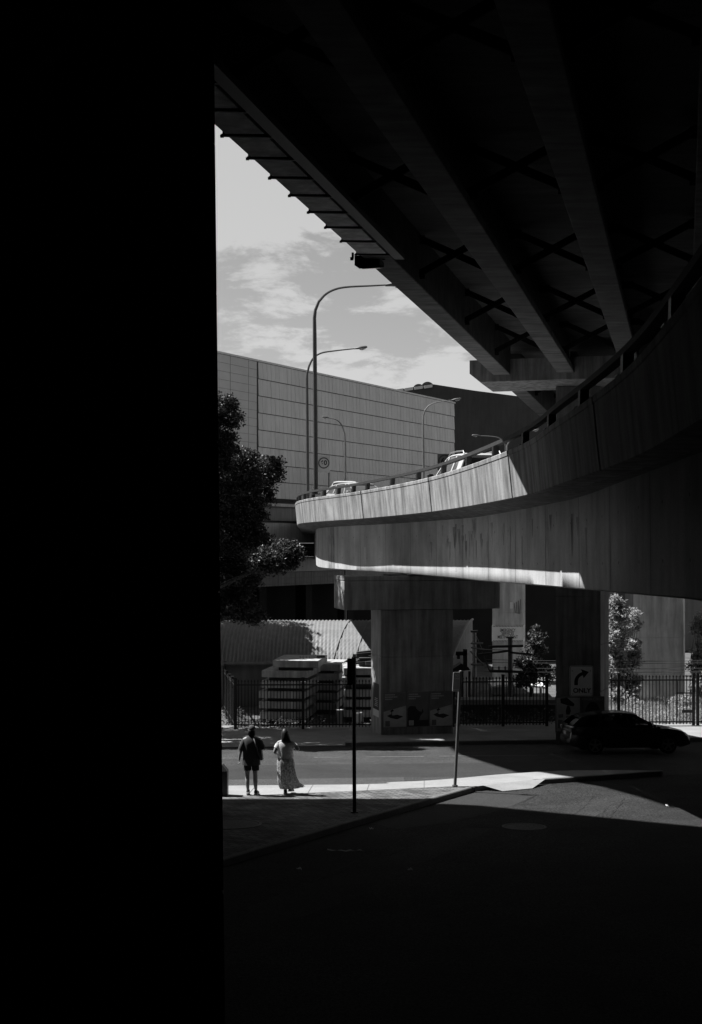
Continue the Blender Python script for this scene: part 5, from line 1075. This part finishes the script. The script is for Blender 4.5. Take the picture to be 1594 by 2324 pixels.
# ------------------------------------------------------------------ cars
def car(name, lab, loc, heading, prof, W_, paint, tilt=0.0, group=None, suv=False, rack=False, sc=1.0, glm=None):
    """prof: dict with length L, wheelbase x positions, belt and roof outlines (x forward from the middle)."""
    t = thing(name, lab, 'car', loc, group); t.rotation_euler = (tilt, 0, heading); t.scale = (sc, sc, sc)
    L_, zb, hw = prof['L'], prof['zb'], W_ / 2; wf, wr_ = prof['wf'], prof['wr']; R_ = prof['R']
    up = prof['up']; belt = prof['belt']; f = lambda pts, x: float(np.interp(x, [p[0] for p in pts], [p[1] for p in pts]))
    xs_ = sorted(set([round(-L_ / 2 + L_ * k / 44, 3) for k in range(45)] + [p[0] for p in up] + [p[0] for p in belt]))
    q = MB(); rings = []
    for x in xs_:
        e = max(0.0, (abs(x) - (L_ / 2 - 0.55)) / 0.55); w = hw * (1 - 0.16 * e ** 2.2); z0 = zb + 0.10 * e ** 2
        for wx in (wf, wr_):
            if abs(x - wx) < R_ * 1.12: z0 = max(z0, R_ + math.sqrt(max(0, (R_ * 1.12) ** 2 - (x - wx) ** 2)) * 0.98)
        zt = min(f(up, x), f(belt, x)); zm = min((zb + f(belt, x)) / 2 + 0.05, zt - 0.12); zm = max(zm, z0 + 0.02)
        zs1 = max(zt - 0.09, zm + 0.02)
        h = [(w * 0.90, z0), (w * 0.97, z0 + 0.01), (w, zm), (w * 0.985, zs1), (w * 0.93, max(zt - 0.02, zs1 + 0.01)), (w * 0.6, zt + 0.015)]
        rings.append([(x, y, z) for y, z in h] + [(x, -y, z) for y, z in h[::-1]])
    q.loft(rings); body = q.build('body', paint, t, smooth='auto', local=True)
    q = MB(); q.box((0, 0, zb + 0.16), (L_ * 0.86, W_ * 0.78, 0.22)); q.box((0, 0, 0.55), (L_ * 0.6, W_ * 0.74, 0.36)); q.build('underbody', PLAST, t, local=True)
    # cabin: roof, pillars and panes
    roof = prof['roof']; rw = lambda z: hw * (0.93 - 0.20 * max(0, (z - 0.9)) / 0.6)
    q = MB(); rings = []
    for x, z in roof:
        w = rw(z); rings.append([(x, w, z - 0.05), (x, w * 0.96, z - 0.01), (x, w * 0.6, z + 0.025), (x, -w * 0.6, z + 0.025), (x, -w * 0.96, z - 0.01), (x, -w, z - 0.05), (x, -w * 0.9, z - 0.06), (x, w * 0.9, z - 0.06)])
    q.loft(rings); q.build('roof', paint, t, smooth='auto', local=True)
    pil = MB(); gl = []
    for side in (1, -1):
        P = []
        for (xb, zb1), (xt, zt1) in prof['pillars']:
            P.append((Vector((xb, side * hw * 0.925, zb1)), Vector((xt, side * rw(zt1), zt1 - 0.05))))
        for k, (a, b) in enumerate(P):
            wd = prof['pw'][k] / 2; e = Vector((wd, 0, 0)); v = Vector((0, side * 0.035, 0))
            pil.hexa([a - e - v, a + e - v, a + e, a - e], [b - e - v, b + e - v, b + e, b - e])
        for k in range(len(P) - 1):
            a, b = P[k]; c, d = P[k + 1]; o = Vector((0, -side * 0.02, 0)); g_ = MB(); th = Vector((0, -side * 0.006, 0))
            g_.hexa([a + o, c + o, c + o + th, a + o + th], [b + o, d + o, d + o + th, b + o + th]); gl.append(('side_window', g_))
    for idx, nm in ((0, 'rear_window'), (-1, 'windscreen')):
        (xb, zb1), (xt, zt1) = prof['pillars'][idx]; g_ = MB(); s = -0.01 if idx else 0.01
        g_.hexa([(xb, hw * 0.9, zb1), (xb, -hw * 0.9, zb1), (xb + s, -hw * 0.9, zb1), (xb + s, hw * 0.9, zb1)], [(xt, rw(zt1) * 0.97, zt1 - 0.04), (xt, -rw(zt1) * 0.97, zt1 - 0.04), (xt + s, -rw(zt1) * 0.97, zt1 - 0.04), (xt + s, rw(zt1) * 0.97, zt1 - 0.04)]); gl.append((nm, g_))
    pil.build('pillars', paint, t, local=True)
    for nm, g_ in gl: g_.build(nm, glm or CARGL, t, local=True)
    q = MB()
    for y in (0.38, -0.38):
        q.box((0.15, y * W_ / 1.8, 0.95), (0.14, 0.48, 0.5)); q.box((-0.8, y * W_ / 1.8, 0.92), (0.14, 0.5, 0.45)); q.box((0.12, y * W_ / 1.8, 1.24), (0.09, 0.24, 0.14))
    q.build('seats', PLAST, t, local=True)
    for wx in (wf, wr_):
        for side in (1, -1):
            y0, y1 = side * (hw - 0.20), side * (hw - 0.005); wt = MB()
            wt.loft([[(wx + r_ * math.cos(a), y, R_ + r_ * math.sin(a)) for a in [2 * math.pi * k / 24 for k in range(24)]] for y, r_ in ((y0, R_ * 0.9), (y0 + side * 0.02, R_), (y1 - side * 0.03, R_), (y1, R_ * 0.93), (y1 - side * 0.01, R_ * 0.68))], cap=True)
            wo_ = wt.build('wheel', TYRE, t, smooth='auto', local=True)
            rm = MB()
            for k in range(5):
                a = 2 * math.pi * k / 5 + 0.3; ca, sa = math.cos(a), math.sin(a); w5 = 0.035
                rm.hexa([(wx + ca * 0.04 - sa * w5, y1 - side * 0.025, R_ + sa * 0.04 + ca * w5), (wx + ca * 0.04 + sa * w5, y1 - side * 0.025, R_ + sa * 0.04 - ca * w5), (wx + ca * R_ * 0.66 + sa * w5 * 0.8, y1 - side * 0.012, R_ + sa * R_ * 0.66 - ca * w5 * 0.8), (wx + ca * R_ * 0.66 - sa * w5 * 0.8, y1 - side * 0.012, R_ + sa * R_ * 0.66 + ca * w5 * 0.8)],
                        [(wx + ca * 0.04 - sa * w5, y1, R_ + sa * 0.04 + ca * w5), (wx + ca * 0.04 + sa * w5, y1, R_ + sa * 0.04 - ca * w5), (wx + ca * R_ * 0.66 + sa * w5 * 0.8, y1 + side * 0.006, R_ + sa * R_ * 0.66 - ca * w5 * 0.8), (wx + ca * R_ * 0.66 - sa * w5 * 0.8, y1 + side * 0.006, R_ + sa * R_ * 0.66 + ca * w5 * 0.8)])
            ring = [[(wx + r_ * math.cos(a), y1 + side * o, R_ + r_ * math.sin(a)) for a in [2 * math.pi * k / 24 for k in range(24)]] for r_, o in ((R_ * 0.70, 0.004), (R_ * 0.63, 0.004), (R_ * 0.63, -0.03), (R_ * 0.70, -0.03))]
            rm.loft(ring, cap=False); rm.ell((wx, y1 - side * 0.01, R_), (0.06, 0.02, 0.06), 10, 6); rm.build('rim', RIMM, wo_, local=True)
    xf, xr_ = L_ / 2, -L_ / 2
    for side in (1, -1):
        q = MB(); zl = prof['hl']; q.hexa([(xf - 0.42, side * hw * 0.93, zl - 0.05), (xf - 0.06, side * hw * 0.70, zl - 0.08), (xf - 0.10, side * hw * 0.55, zl - 0.08), (xf - 0.5, side * hw * 0.75, zl - 0.05)], [(xf - 0.5, side * hw * 0.955, zl + 0.07), (xf - 0.14, side * hw * 0.74, zl + 0.05), (xf - 0.2, side * hw * 0.55, zl + 0.05), (xf - 0.55, side * hw * 0.75, zl + 0.07)]); q.build('headlight', LAMPG, t, local=True)
        q = MB(); zl = prof['tl']; q.box((xr_ + 0.10, side * hw * 0.80, zl), (0.18, hw * 0.28, 0.16)); q.build('taillight', mat('tail_lens', 0.06, 0.2, 0.1, 4, spec=0.6) if 'TAILM' not in globals() else TAILM, t, bevel=0.03, local=True)
        q = MB(); xm = prof['pillars'][-1][0][0] - 0.28; zm = prof['pillars'][-1][0][1] + 0.06
        q.loft([[(xm + dx * f_, side * (hw + yy), zm + dz * f_) for dx, dz in ((-0.08, -0.06), (0.06, -0.07), (0.09, 0.0), (0.04, 0.08), (-0.08, 0.07))] for yy, f_ in ((0.0, 0.5), (0.05, 1.0), (0.18, 1.0), (0.21, 0.6))]); q.build('mirror', PLAST if suv else paint, t, bevel=0.015, local=True)
        q = MB()
        for x in prof['handles']: q.box((x, side * (hw * 0.985 + 0.012), prof['belt'][2][1] - 0.12), (0.2, 0.03, 0.03))
        q.build('door_handle', paint, t, bevel=0.01, local=True)
    q = MB(); q.box((xf - 0.03, 0, zb + 0.28), (0.08, W_ * 0.55, 0.16)); q.build('grille', PLAST, t, bevel=0.02, local=True)
    q = MB(); q.box((xr_ + 0.005, 0, prof['tl'] - 0.15), (0.02, 0.38, 0.12)); q.build('number_plate', SIGNG, t, local=True)
    if rack:
        q = MB()
        for side in (1, -1):
            r0, r1 = roof[1], roof[-2]; w = rw(r0[1]) * 0.9
            q.tube([(r0[0], side * w, r0[1] + 0.0), (r0[0] + 0.12, side * w, r0[1] + 0.10), ((r0[0] + r1[0]) / 2, side * w, max(r0[1], r1[1]) + 0.11), (r1[0] - 0.2, side * w, r1[1] + 0.11), (r1[0], side * w, r1[1] + 0.0)], 0.022, 6)
        q.build('roof_rail', GALV, t, local=True)
    return t
TAILM = mat('tail_lens', 0.07, 0.2, 0.1, 4, spec=0.6)
HATCH = dict(L=4.32, zb=0.22, wf=1.33, wr=-1.29, R=0.315, hl=0.68, tl=0.86, handles=(0.25, -0.75), pw=(0.30, 0.10, 0.09, 0.07),
             belt=[(-2.16, 0.80), (-2.05, 0.96), (-1.4, 0.98), (0.2, 0.93), (0.95, 0.90), (2.16, 0.9)],
             up=[(-2.16, 0.62), (-2.10, 0.90), (-1.95, 1.0), (0.9, 0.95), (1.05, 0.93), (1.55, 0.87), (1.9, 0.79), (2.08, 0.68), (2.14, 0.58), (2.16, 0.48)],
             roof=[(-1.72, 1.30), (-1.5, 1.365), (-0.9, 1.425), (-0.3, 1.44), (0.1, 1.41), (0.28, 1.37)],
             pillars=[((-1.95, 0.99), (-1.6, 1.34)), ((-1.10, 0.97), (-1.0, 1.42)), ((-0.02, 0.94), (-0.1, 1.43)), ((1.08, 0.90), (0.22, 1.39))])
SUVP = dict(L=4.5, zb=0.28, wf=1.36, wr=-1.34, R=0.36, hl=0.86, tl=1.02, handles=(0.25, -0.75), pw=(0.55, 0.16, 0.13, 0.14),
            belt=[(-2.25, 0.95), (-2.15, 1.08), (-1.4, 1.08), (0.2, 1.04), (0.95, 1.02), (2.25, 1.0)],
            up=[(-2.25, 0.7), (-2.2, 1.02), (-2.08, 1.1), (0.9, 1.06), (1.1, 1.03), (1.8, 0.96), (2.12, 0.86), (2.25, 0.6)],
            roof=[(-2.05, 1.56), (-1.8, 1.63), (-1.0, 1.69), (-0.2, 1.70), (0.25, 1.66), (0.45, 1.61)],
            pillars=[((-2.12, 1.09), (-1.92, 1.60)), ((-1.15, 1.08), (-1.08, 1.67)), ((0.0, 1.05), (-0.06, 1.68)), ((1.15, 1.02), (0.38, 1.62))])
cy = 45.0
car('hatchback', 'black hatchback driving right along the shaded main road', (9.32, cy, gz(cy) + 0.006), 0.07, HATCH, 1.78, BLACKP, tilt=-0.052, sc=0.95)
hd = math.atan2(1, -0.158)
car('white_car', 'white car with roof rails on the ramp, seen from behind over the barrier', (3.72, 42.0, 7.58), hd, SUVP, 1.84, WHITEP, rack=True, suv=True, group='cars on the ramp', glm=CARGL2)
car('white_car', 'white car facing the viewer far along the ramp, partly behind a silver one', (-0.33, 71.5, 8.22), math.radians(-92), SUVP, 1.84, WHITEP, suv=True, group='cars on the ramp', glm=CARGL2)
car('silver_car', 'small silver car facing the viewer in front of the farthest white one', (0.38, 61.5, 7.92), math.radians(-62), HATCH, 1.74, SILVP, group='cars on the ramp', glm=CARGL2)

# ------------------------------------------------------------------ people
def skinned(joints, edges, sub=2):
    me = bpy.data.meshes.new('s'); me.from_pydata([j[0] for j in joints], edges, []); ob = bpy.data.objects.new('s', me); COL.objects.link(ob)
    md = ob.modifiers.new('skin', 'SKIN'); md.use_smooth_shade = True; sv = me.skin_vertices[0].data
    for i, j in enumerate(joints): sv[i].radius = (j[1], j[2] if len(j) > 2 else j[1]); sv[i].use_root = (i == 0)
    sb = ob.modifiers.new('sub', 'SUBSURF'); sb.levels = sb.render_levels = sub
    dg = bpy.context.evaluated_depsgraph_get(); dg.update(); m2 = bpy.data.meshes.new_from_object(ob.evaluated_get(dg)); bpy.data.objects.remove(ob)
    vs = [tuple(v.co) for v in m2.vertices]; fs = [tuple(p.vertices) for p in m2.polygons]; bpy.data.meshes.remove(m2); return vs, fs
def ring(cx, cy, z, rx, ry, n=28, amp=0.0, k=7, ph=0.0, tilt=0.0):
    out = []
    for i in range(n):
        a = 2 * math.pi * i / n; r_ = 1 + amp * math.sin(k * a + ph) + amp * 0.6 * math.sin((k + 4) * a + 2.1 * ph); out.append((cx + rx * r_ * math.cos(a), cy + ry * r_ * math.sin(a), z + tilt * rx * math.cos(a)))
    return out
def hand(mb, wrist, d, curl=0.4):          # five tapering fingers on the end of the palm
    w = Vector(wrist); d = Vector(d).normalized(); sd = d.cross(Vector((0, 0, 1)) if abs(d.z) < 0.9 else Vector((1, 0, 0))).normalized(); dn = d.cross(sd).normalized()
    for k, (o, ln) in enumerate(((-0.028, 0.062), (-0.01, 0.075), (0.01, 0.07), (0.027, 0.055))):
        b = w + d * 0.07 + sd * o; mb.tube([b, b + d * ln * 0.5 + dn * curl * 0.015, b + d * ln * 0.85 + dn * curl * 0.05], [0.0095, 0.0085, 0.006], 6)
    b = w + d * 0.025 + sd * -0.032; mb.tube([b, b + d * 0.03 - sd * 0.022, b + d * 0.06 - sd * 0.024 + dn * 0.01], [0.011, 0.009, 0.007], 6)
def head_features(mb, c, tone=1.0):
    c = Vector(c)
    mb.ell(c + Vector((0, 0.015, 0)), (0.074, 0.095, 0.118), 16, 12); mb.ell(c + Vector((0, 0.055, -0.07)), (0.05, 0.05, 0.05), 10, 8)
    mb.loft([[c + Vector((x * s, 0.095 + y, z)) for x, y in ((-0.012, 0), (0.012, 0), (0.0, 0.02))] for s, z in ((0.4, 0.02), (1.2, -0.035), (1.3, -0.045))])
    for sd in (-1, 1):
        mb.ell(c + Vector((sd * 0.076, 0.0, -0.01)), (0.012, 0.024, 0.034), 8, 6); mb.ell(c + Vector((sd * 0.03, 0.098, 0.012)), (0.013, 0.01, 0.009), 8, 6)
    mb.ell(c + Vector((0, 0.098, -0.06)), (0.024, 0.008, 0.008), 8, 6)
def shoe(parent, ankle, yaw, pitch, nm='shoe'):
    R = Matrix.Rotation(yaw, 3, 'Z') @ Matrix.Rotation(pitch, 3, 'X'); a = Vector(ankle)
    def T(p): return a + R @ Vector(p)
    q = MB(); q.loft([[T((x, y, z)) for x, y, z in rg] for rg in [[(w * math.cos(t_), y, zc + h * math.sin(t_)) for t_ in [2 * math.pi * k / 12 for k in range(12)]] for y, w, h, zc in ((-0.085, 0.025, 0.03, -0.03), (-0.07, 0.042, 0.055, -0.015), (-0.01, 0.046, 0.065, -0.005), (0.06, 0.046, 0.045, -0.03), (0.13, 0.05, 0.032, -0.042), (0.175, 0.042, 0.024, -0.048), (0.195, 0.02, 0.012, -0.05))]])
    o = q.build(nm, SHOE, parent, smooth='auto', local=True); q = MB()
    q.loft([[T((x, y, z)) for x, y, z in rg] for rg in [[(s_ * w, y, z) for s_, z in ((-1, -0.085), (1, -0.085), (1, -0.058), (-1, -0.058))] for y, w in ((-0.092, 0.03), (-0.07, 0.046), (0.0, 0.047), (0.12, 0.053), (0.18, 0.043), (0.2, 0.02))]]); q.build('sole', SOLE, o, local=True)
# the man in cap, dark t-shirt and shorts
bx = Vector(((571 - 797) * 33.15 / F, 33.15, 0)); bx.z = gz(33.15) + KH + 0.008
man = thing('person', 'person in dark baseball cap, dark t-shirt and black shorts, walking away with a tote bag', 'person', bx); man.scale = (0.98, 0.98, 0.963)
J = [((0, 0, 0.93), 0.14, 0.11), ((0, -0.01, 1.12), 0.15, 0.11), ((0, -0.015, 1.33), 0.165, 0.11), ((0, 0, 1.46), 0.11, 0.08), ((0, 0.015, 1.54), 0.06), ((0.005, 0.035, 1.63), 0.06),
     ((-0.19, -0.01, 1.44), 0.065), ((-0.265, -0.03, 1.17), 0.046), ((-0.31, 0.03, 0.94), 0.031), ((-0.318, 0.05, 0.87), 0.036, 0.02),
     ((0.20, -0.01, 1.44), 0.065), ((0.29, -0.02, 1.20), 0.046), ((0.245, 0.20, 1.235), 0.032), ((0.22, 0.27, 1.26), 0.034, 0.022),
     ((-0.095, 0, 0.86), 0.095), ((-0.11, 0.03, 0.50), 0.062), ((-0.105, -0.02, 0.34), 0.064), ((-0.085, -0.05, 0.12), 0.036), ((-0.085, 0.0, 0.06), 0.034),
     ((0.095, 0, 0.86), 0.095), ((0.095, 0.02, 0.50), 0.064), ((0.10, -0.01, 0.34), 0.066), ((0.115, -0.02, 0.11), 0.036), ((0.118, 0.02, 0.05), 0.034)]
E = [(0, 1), (1, 2), (2, 3), (3, 4), (4, 5), (3, 6), (6, 7), (7, 8), (8, 9), (3, 10), (10, 11), (11, 12), (12, 13), (0, 14), (14, 15), (15, 16), (16, 17), (17, 18), (0, 19), (19, 20), (20, 21), (21, 22), (22, 23)]
vs, fs = skinned(J, E); q = MB(); q.add(vs, fs); hand(q, (-0.316, 0.045, 0.90), (0.02, 0.12, -1), 0.8); hand(q, (0.235, 0.23, 1.245), (-0.2, 1, 0.25), 1.2); head_features(q, (0.005, 0.03, 1.685)); q.build('body', SKIN, man, smooth=True, local=True, recalc=False)
q = MB(); q.loft([ring(0.005, 0.0, 1.535, 0.078, 0.06, 20), ring(0.005, -0.02, 1.58, 0.105, 0.075, 20, 0.05), ring(0.005, -0.015, 1.64, 0.098, 0.088, 20, 0.04), ring(0.005, 0.0, 1.72, 0.09, 0.098, 20)]); q.build('hair', HAIR, man, smooth=True, local=True)
q = MB(); q.loft([ring(0.005, 0.01, 1.695, 0.096, 0.112, 24), ring(0.005, 0.01, 1.73, 0.095, 0.112, 24), ring(0.005, 0.015, 1.775, 0.08, 0.095, 24), ring(0.005, 0.02, 1.805, 0.05, 0.06, 24), ring(0.005, 0.02, 1.815, 0.01, 0.01, 24)])
cp = q.build('cap', TEE, man, smooth=True, local=True)
q = MB(); q.loft([[(0.005 + 0.085 * math.cos(a) * s, 0.10 + 0.10 * math.sin(a) * s + (0 if s == 1 else -0.02), z - 0.02 * math.sin(a)) for a in [math.pi * k / 12 for k in range(13)]] for s, z in ((1.0, 1.70), (1.02, 1.708))]); q.build('brim', TEE, cp, local=True)
q = MB(); q.loft([ring(0.005, 0.01, 1.688, 0.099, 0.115, 24, tilt=-0.02), ring(0.005, 0.01, 1.70, 0.099, 0.115, 24, tilt=-0.02)], cap=False); q.build('cap_band', SOLE, cp, smooth=True, local=True)
q = MB(); q.loft([ring(0.0, -0.005, z, rx, ry, 36, am, 9, ph) for z, rx, ry, am, ph in ((0.775, 0.225, 0.15, 0.035, 0.2), (0.85, 0.222, 0.15, 0.03, 0.4), (1.0, 0.222, 0.15, 0.025, 0.8), (1.15, 0.225, 0.15, 0.018, 1.2), (1.3, 0.242, 0.15, 0.012, 1.5), (1.40, 0.24, 0.13, 0.006, 1.7), (1.455, 0.215, 0.11, 0, 0), (1.495, 0.155, 0.09, 0, 0), (1.53, 0.088, 0.072, 0, 0), (1.545, 0.078, 0.066, 0, 0))], cap=False)
for sd, el, m_ in ((-1, (-0.275, -0.03, 1.16), 0.0), (1, (0.30, -0.02, 1.19), 0)):
    sh_ = Vector((sd * 0.165, -0.005, 1.43)); e_ = Vector(el); dv = (e_ - sh_); q.tube([sh_, sh_ + dv * 0.3, sh_ + dv * 0.7, sh_ + dv * 1.0], [0.07, 0.092, 0.084, 0.074], 14, cap=False)
q.build('tshirt', TEE, man, smooth=True, local=True)
q = MB(); q.loft([ring(0, 0, 0.9, 0.185, 0.13, 28), ring(0, 0, 0.82, 0.19, 0.135, 28, 0.01), ring(0, 0, 0.77, 0.19, 0.13, 28, 0.01)])
for sd in (-1, 1): q.loft([ring(sd * 0.095, 0.0, 0.80, 0.098, 0.12, 20), ring(sd * 0.1, 0.01, 0.72, 0.098, 0.112, 20, 0.02), ring(sd * 0.102, 0.012, 0.635, 0.096, 0.105, 20, 0.03)])
q.build('shorts', SHORT, man, smooth='auto', local=True)
shoe(man, (-0.085, 0.0, 0.10), 0.12, -0.42); shoe(man, (0.118, 0.02, 0.088), -0.15, 0.0)
q = MB(); q.tube([(0.13, -0.13, 1.44), (0.17, -0.155, 1.3), (0.2, -0.15, 1.1), (0.22, -0.12, 0.98)], 0.013, 6); q.tube([(0.13, -0.13, 1.44), (0.14, -0.02, 1.54), (0.17, 0.10, 1.4)], 0.013, 6)
bag = thing('tote_bag', 'pale canvas tote bag hanging at the right hip of the person in shorts', 'bag', bx + Vector((0.24, 0, 0.88)))
ORG[bag.name] = bx + Vector((0.24, 0, 0.88)); v2 = [(x - 0.24, y, z - 0.88) for x, y, z in q.v]; q.v = v2; q.build('strap', TOTE, bag, local=True, smooth=True)
q = MB(); q.loft([[(0.0 + dx_, dy_ * f_, z) for dx_, dy_ in ((-0.02 * 1, -0.14), (0.045, -0.15), (0.065, 0), (0.045, 0.15), (-0.02, 0.14))] for z, f_ in ((0.0, 1.0), (0.10, 1.05), (0.22, 0.9), (0.33, 0.55))]); q.build('pouch', TOTE, bag, smooth='auto', local=True)
bag.rotation_euler = (0, -0.12, 0)
# the woman in knit top and long skirt
bx = Vector(((648 - 797) * 33.25 / F, 33.25, 0)); bx.z = gz(33.25) + KH + 0.008
wo_ = thing('person', 'person with long dark hair in white knit top and long patterned skirt, walking away', 'person', bx); wo_.scale = (0.98, 0.98, 0.96)
J = [((0, 0, 0.90), 0.15, 0.12), ((0, -0.01, 1.06), 0.14, 0.11), ((0, -0.015, 1.26), 0.15, 0.11), ((0, 0, 1.38), 0.10, 0.08), ((0, 0.015, 1.45), 0.055), ((-0.01, 0.035, 1.53), 0.055),
     ((-0.19, -0.01, 1.34), 0.062), ((-0.275, -0.05, 1.10), 0.048), ((-0.20, 0.13, 1.02), 0.033), ((-0.17, 0.20, 1.01), 0.034, 0.02),
     ((0.19, -0.01, 1.34), 0.062), ((0.345, -0.06, 1.17), 0.05), ((0.22, 0.12, 1.20), 0.033), ((0.17, 0.19, 1.22), 0.034, 0.02),
     ((-0.09, 0, 0.82), 0.10), ((-0.04, 0.03, 0.45), 0.062), ((0.0, 0.0, 0.10), 0.036), ((0.0, 0.03, 0.05), 0.032),
     ((0.09, 0, 0.82), 0.10), ((0.11, 0.10, 0.46), 0.062), ((0.12, 0.16, 0.15), 0.036), ((0.125, 0.20, 0.10), 0.032)]
E = [(0, 1), (1, 2), (2, 3), (3, 4), (4, 5), (3, 6), (6, 7), (7, 8), (8, 9), (3, 10), (10, 11), (11, 12), (12, 13), (0, 14), (14, 15), (15, 16), (16, 17), (0, 18), (18, 19), (19, 20), (20, 21)]
vs, fs = skinned(J, E); q = MB(); q.add(vs, fs); hand(q, (-0.185, 0.165, 1.015), (0.3, 1, 0), 1.2); hand(q, (0.19, 0.16, 1.21), (-0.5, 0.8, 0.2), 1.2); head_features(q, (-0.01, 0.03, 1.585)); q.build('body', SKIN, wo_, smooth=True, local=True, recalc=False)
q = MB(); q.loft([ring(0.035, -0.075, 1.36, 0.125, 0.05, 24, 0.03), ring(0.02, -0.07, 1.42, 0.12, 0.065, 24, 0.02), ring(0.0, -0.035, 1.5, 0.108, 0.09, 24, 0.012), ring(-0.012, -0.005, 1.6, 0.096, 0.105, 24), ring(-0.012, 0.01, 1.67, 0.078, 0.09, 24), ring(-0.012, 0.015, 1.71, 0.045, 0.05, 24), ring(-0.012, 0.015, 1.722, 0.01, 0.01, 24)]); q.build('hair', HAIR, wo_, smooth=True, local=True)
q = MB(); q.loft([ring(0.0, -0.005, z, rx, ry, 36, am, 9, ph) for z, rx, ry, am, ph in ((0.955, 0.205, 0.16, 0.02, 0), (0.99, 0.208, 0.165, 0.015, 0.5), (1.06, 0.20, 0.155, 0.012, 1), (1.13, 0.203, 0.152, 0.01, 1.5), (1.24, 0.218, 0.145, 0.006, 2), (1.31, 0.222, 0.13, 0, 0), (1.365, 0.19, 0.105, 0, 0), (1.40, 0.135, 0.085, 0, 0), (1.42, 0.10, 0.075, 0, 0))], cap=False)
for sd, el in ((-1, (-0.265, -0.045, 1.13)), (1, (0.325, -0.055, 1.19))):
    sh_ = Vector((sd * 0.155, -0.005, 1.325)); dv = Vector(el) - sh_; q.tube([sh_, sh_ + dv * 0.3, sh_ + dv * 0.62], [0.075, 0.086, 0.078] if sd < 0 else [0.075, 0.085, 0.075], 14, cap=False)
q.build('knit_top', KNIT, wo_, smooth=True, local=True)
q = MB(); q.loft([ring(0.0, 0, 0.975, 0.19, 0.145, 60), ring(0.0, -0.005, 0.9, 0.21, 0.165, 60, 0.01, 11, 0.3), ring(0.005, 0, 0.8, 0.225, 0.18, 60, 0.02, 11, 0.5), ring(0.015, 0.01, 0.65, 0.222, 0.19, 60, 0.04, 11, 0.7), ring(0.035, 0.02, 0.45, 0.235, 0.20, 60, 0.055, 11, 0.9), ring(0.08, 0.03, 0.28, 0.27, 0.21, 60, 0.065, 11, 1.2, 0.03), ring(0.165, 0.04, 0.185, 0.305, 0.22, 60, 0.075, 11, 1.4, 0.08), ring(0.18, 0.045, 0.165, 0.305, 0.225, 60, 0.08, 11, 1.5, 0.10)], cap=False); q.build('skirt', SKIRT, wo_, smooth=True, local=True)
shoe(wo_, (0.0, 0.03, 0.088), 0.05, -0.1); shoe(wo_, (0.125, 0.19, 0.12), -0.3, -0.15)
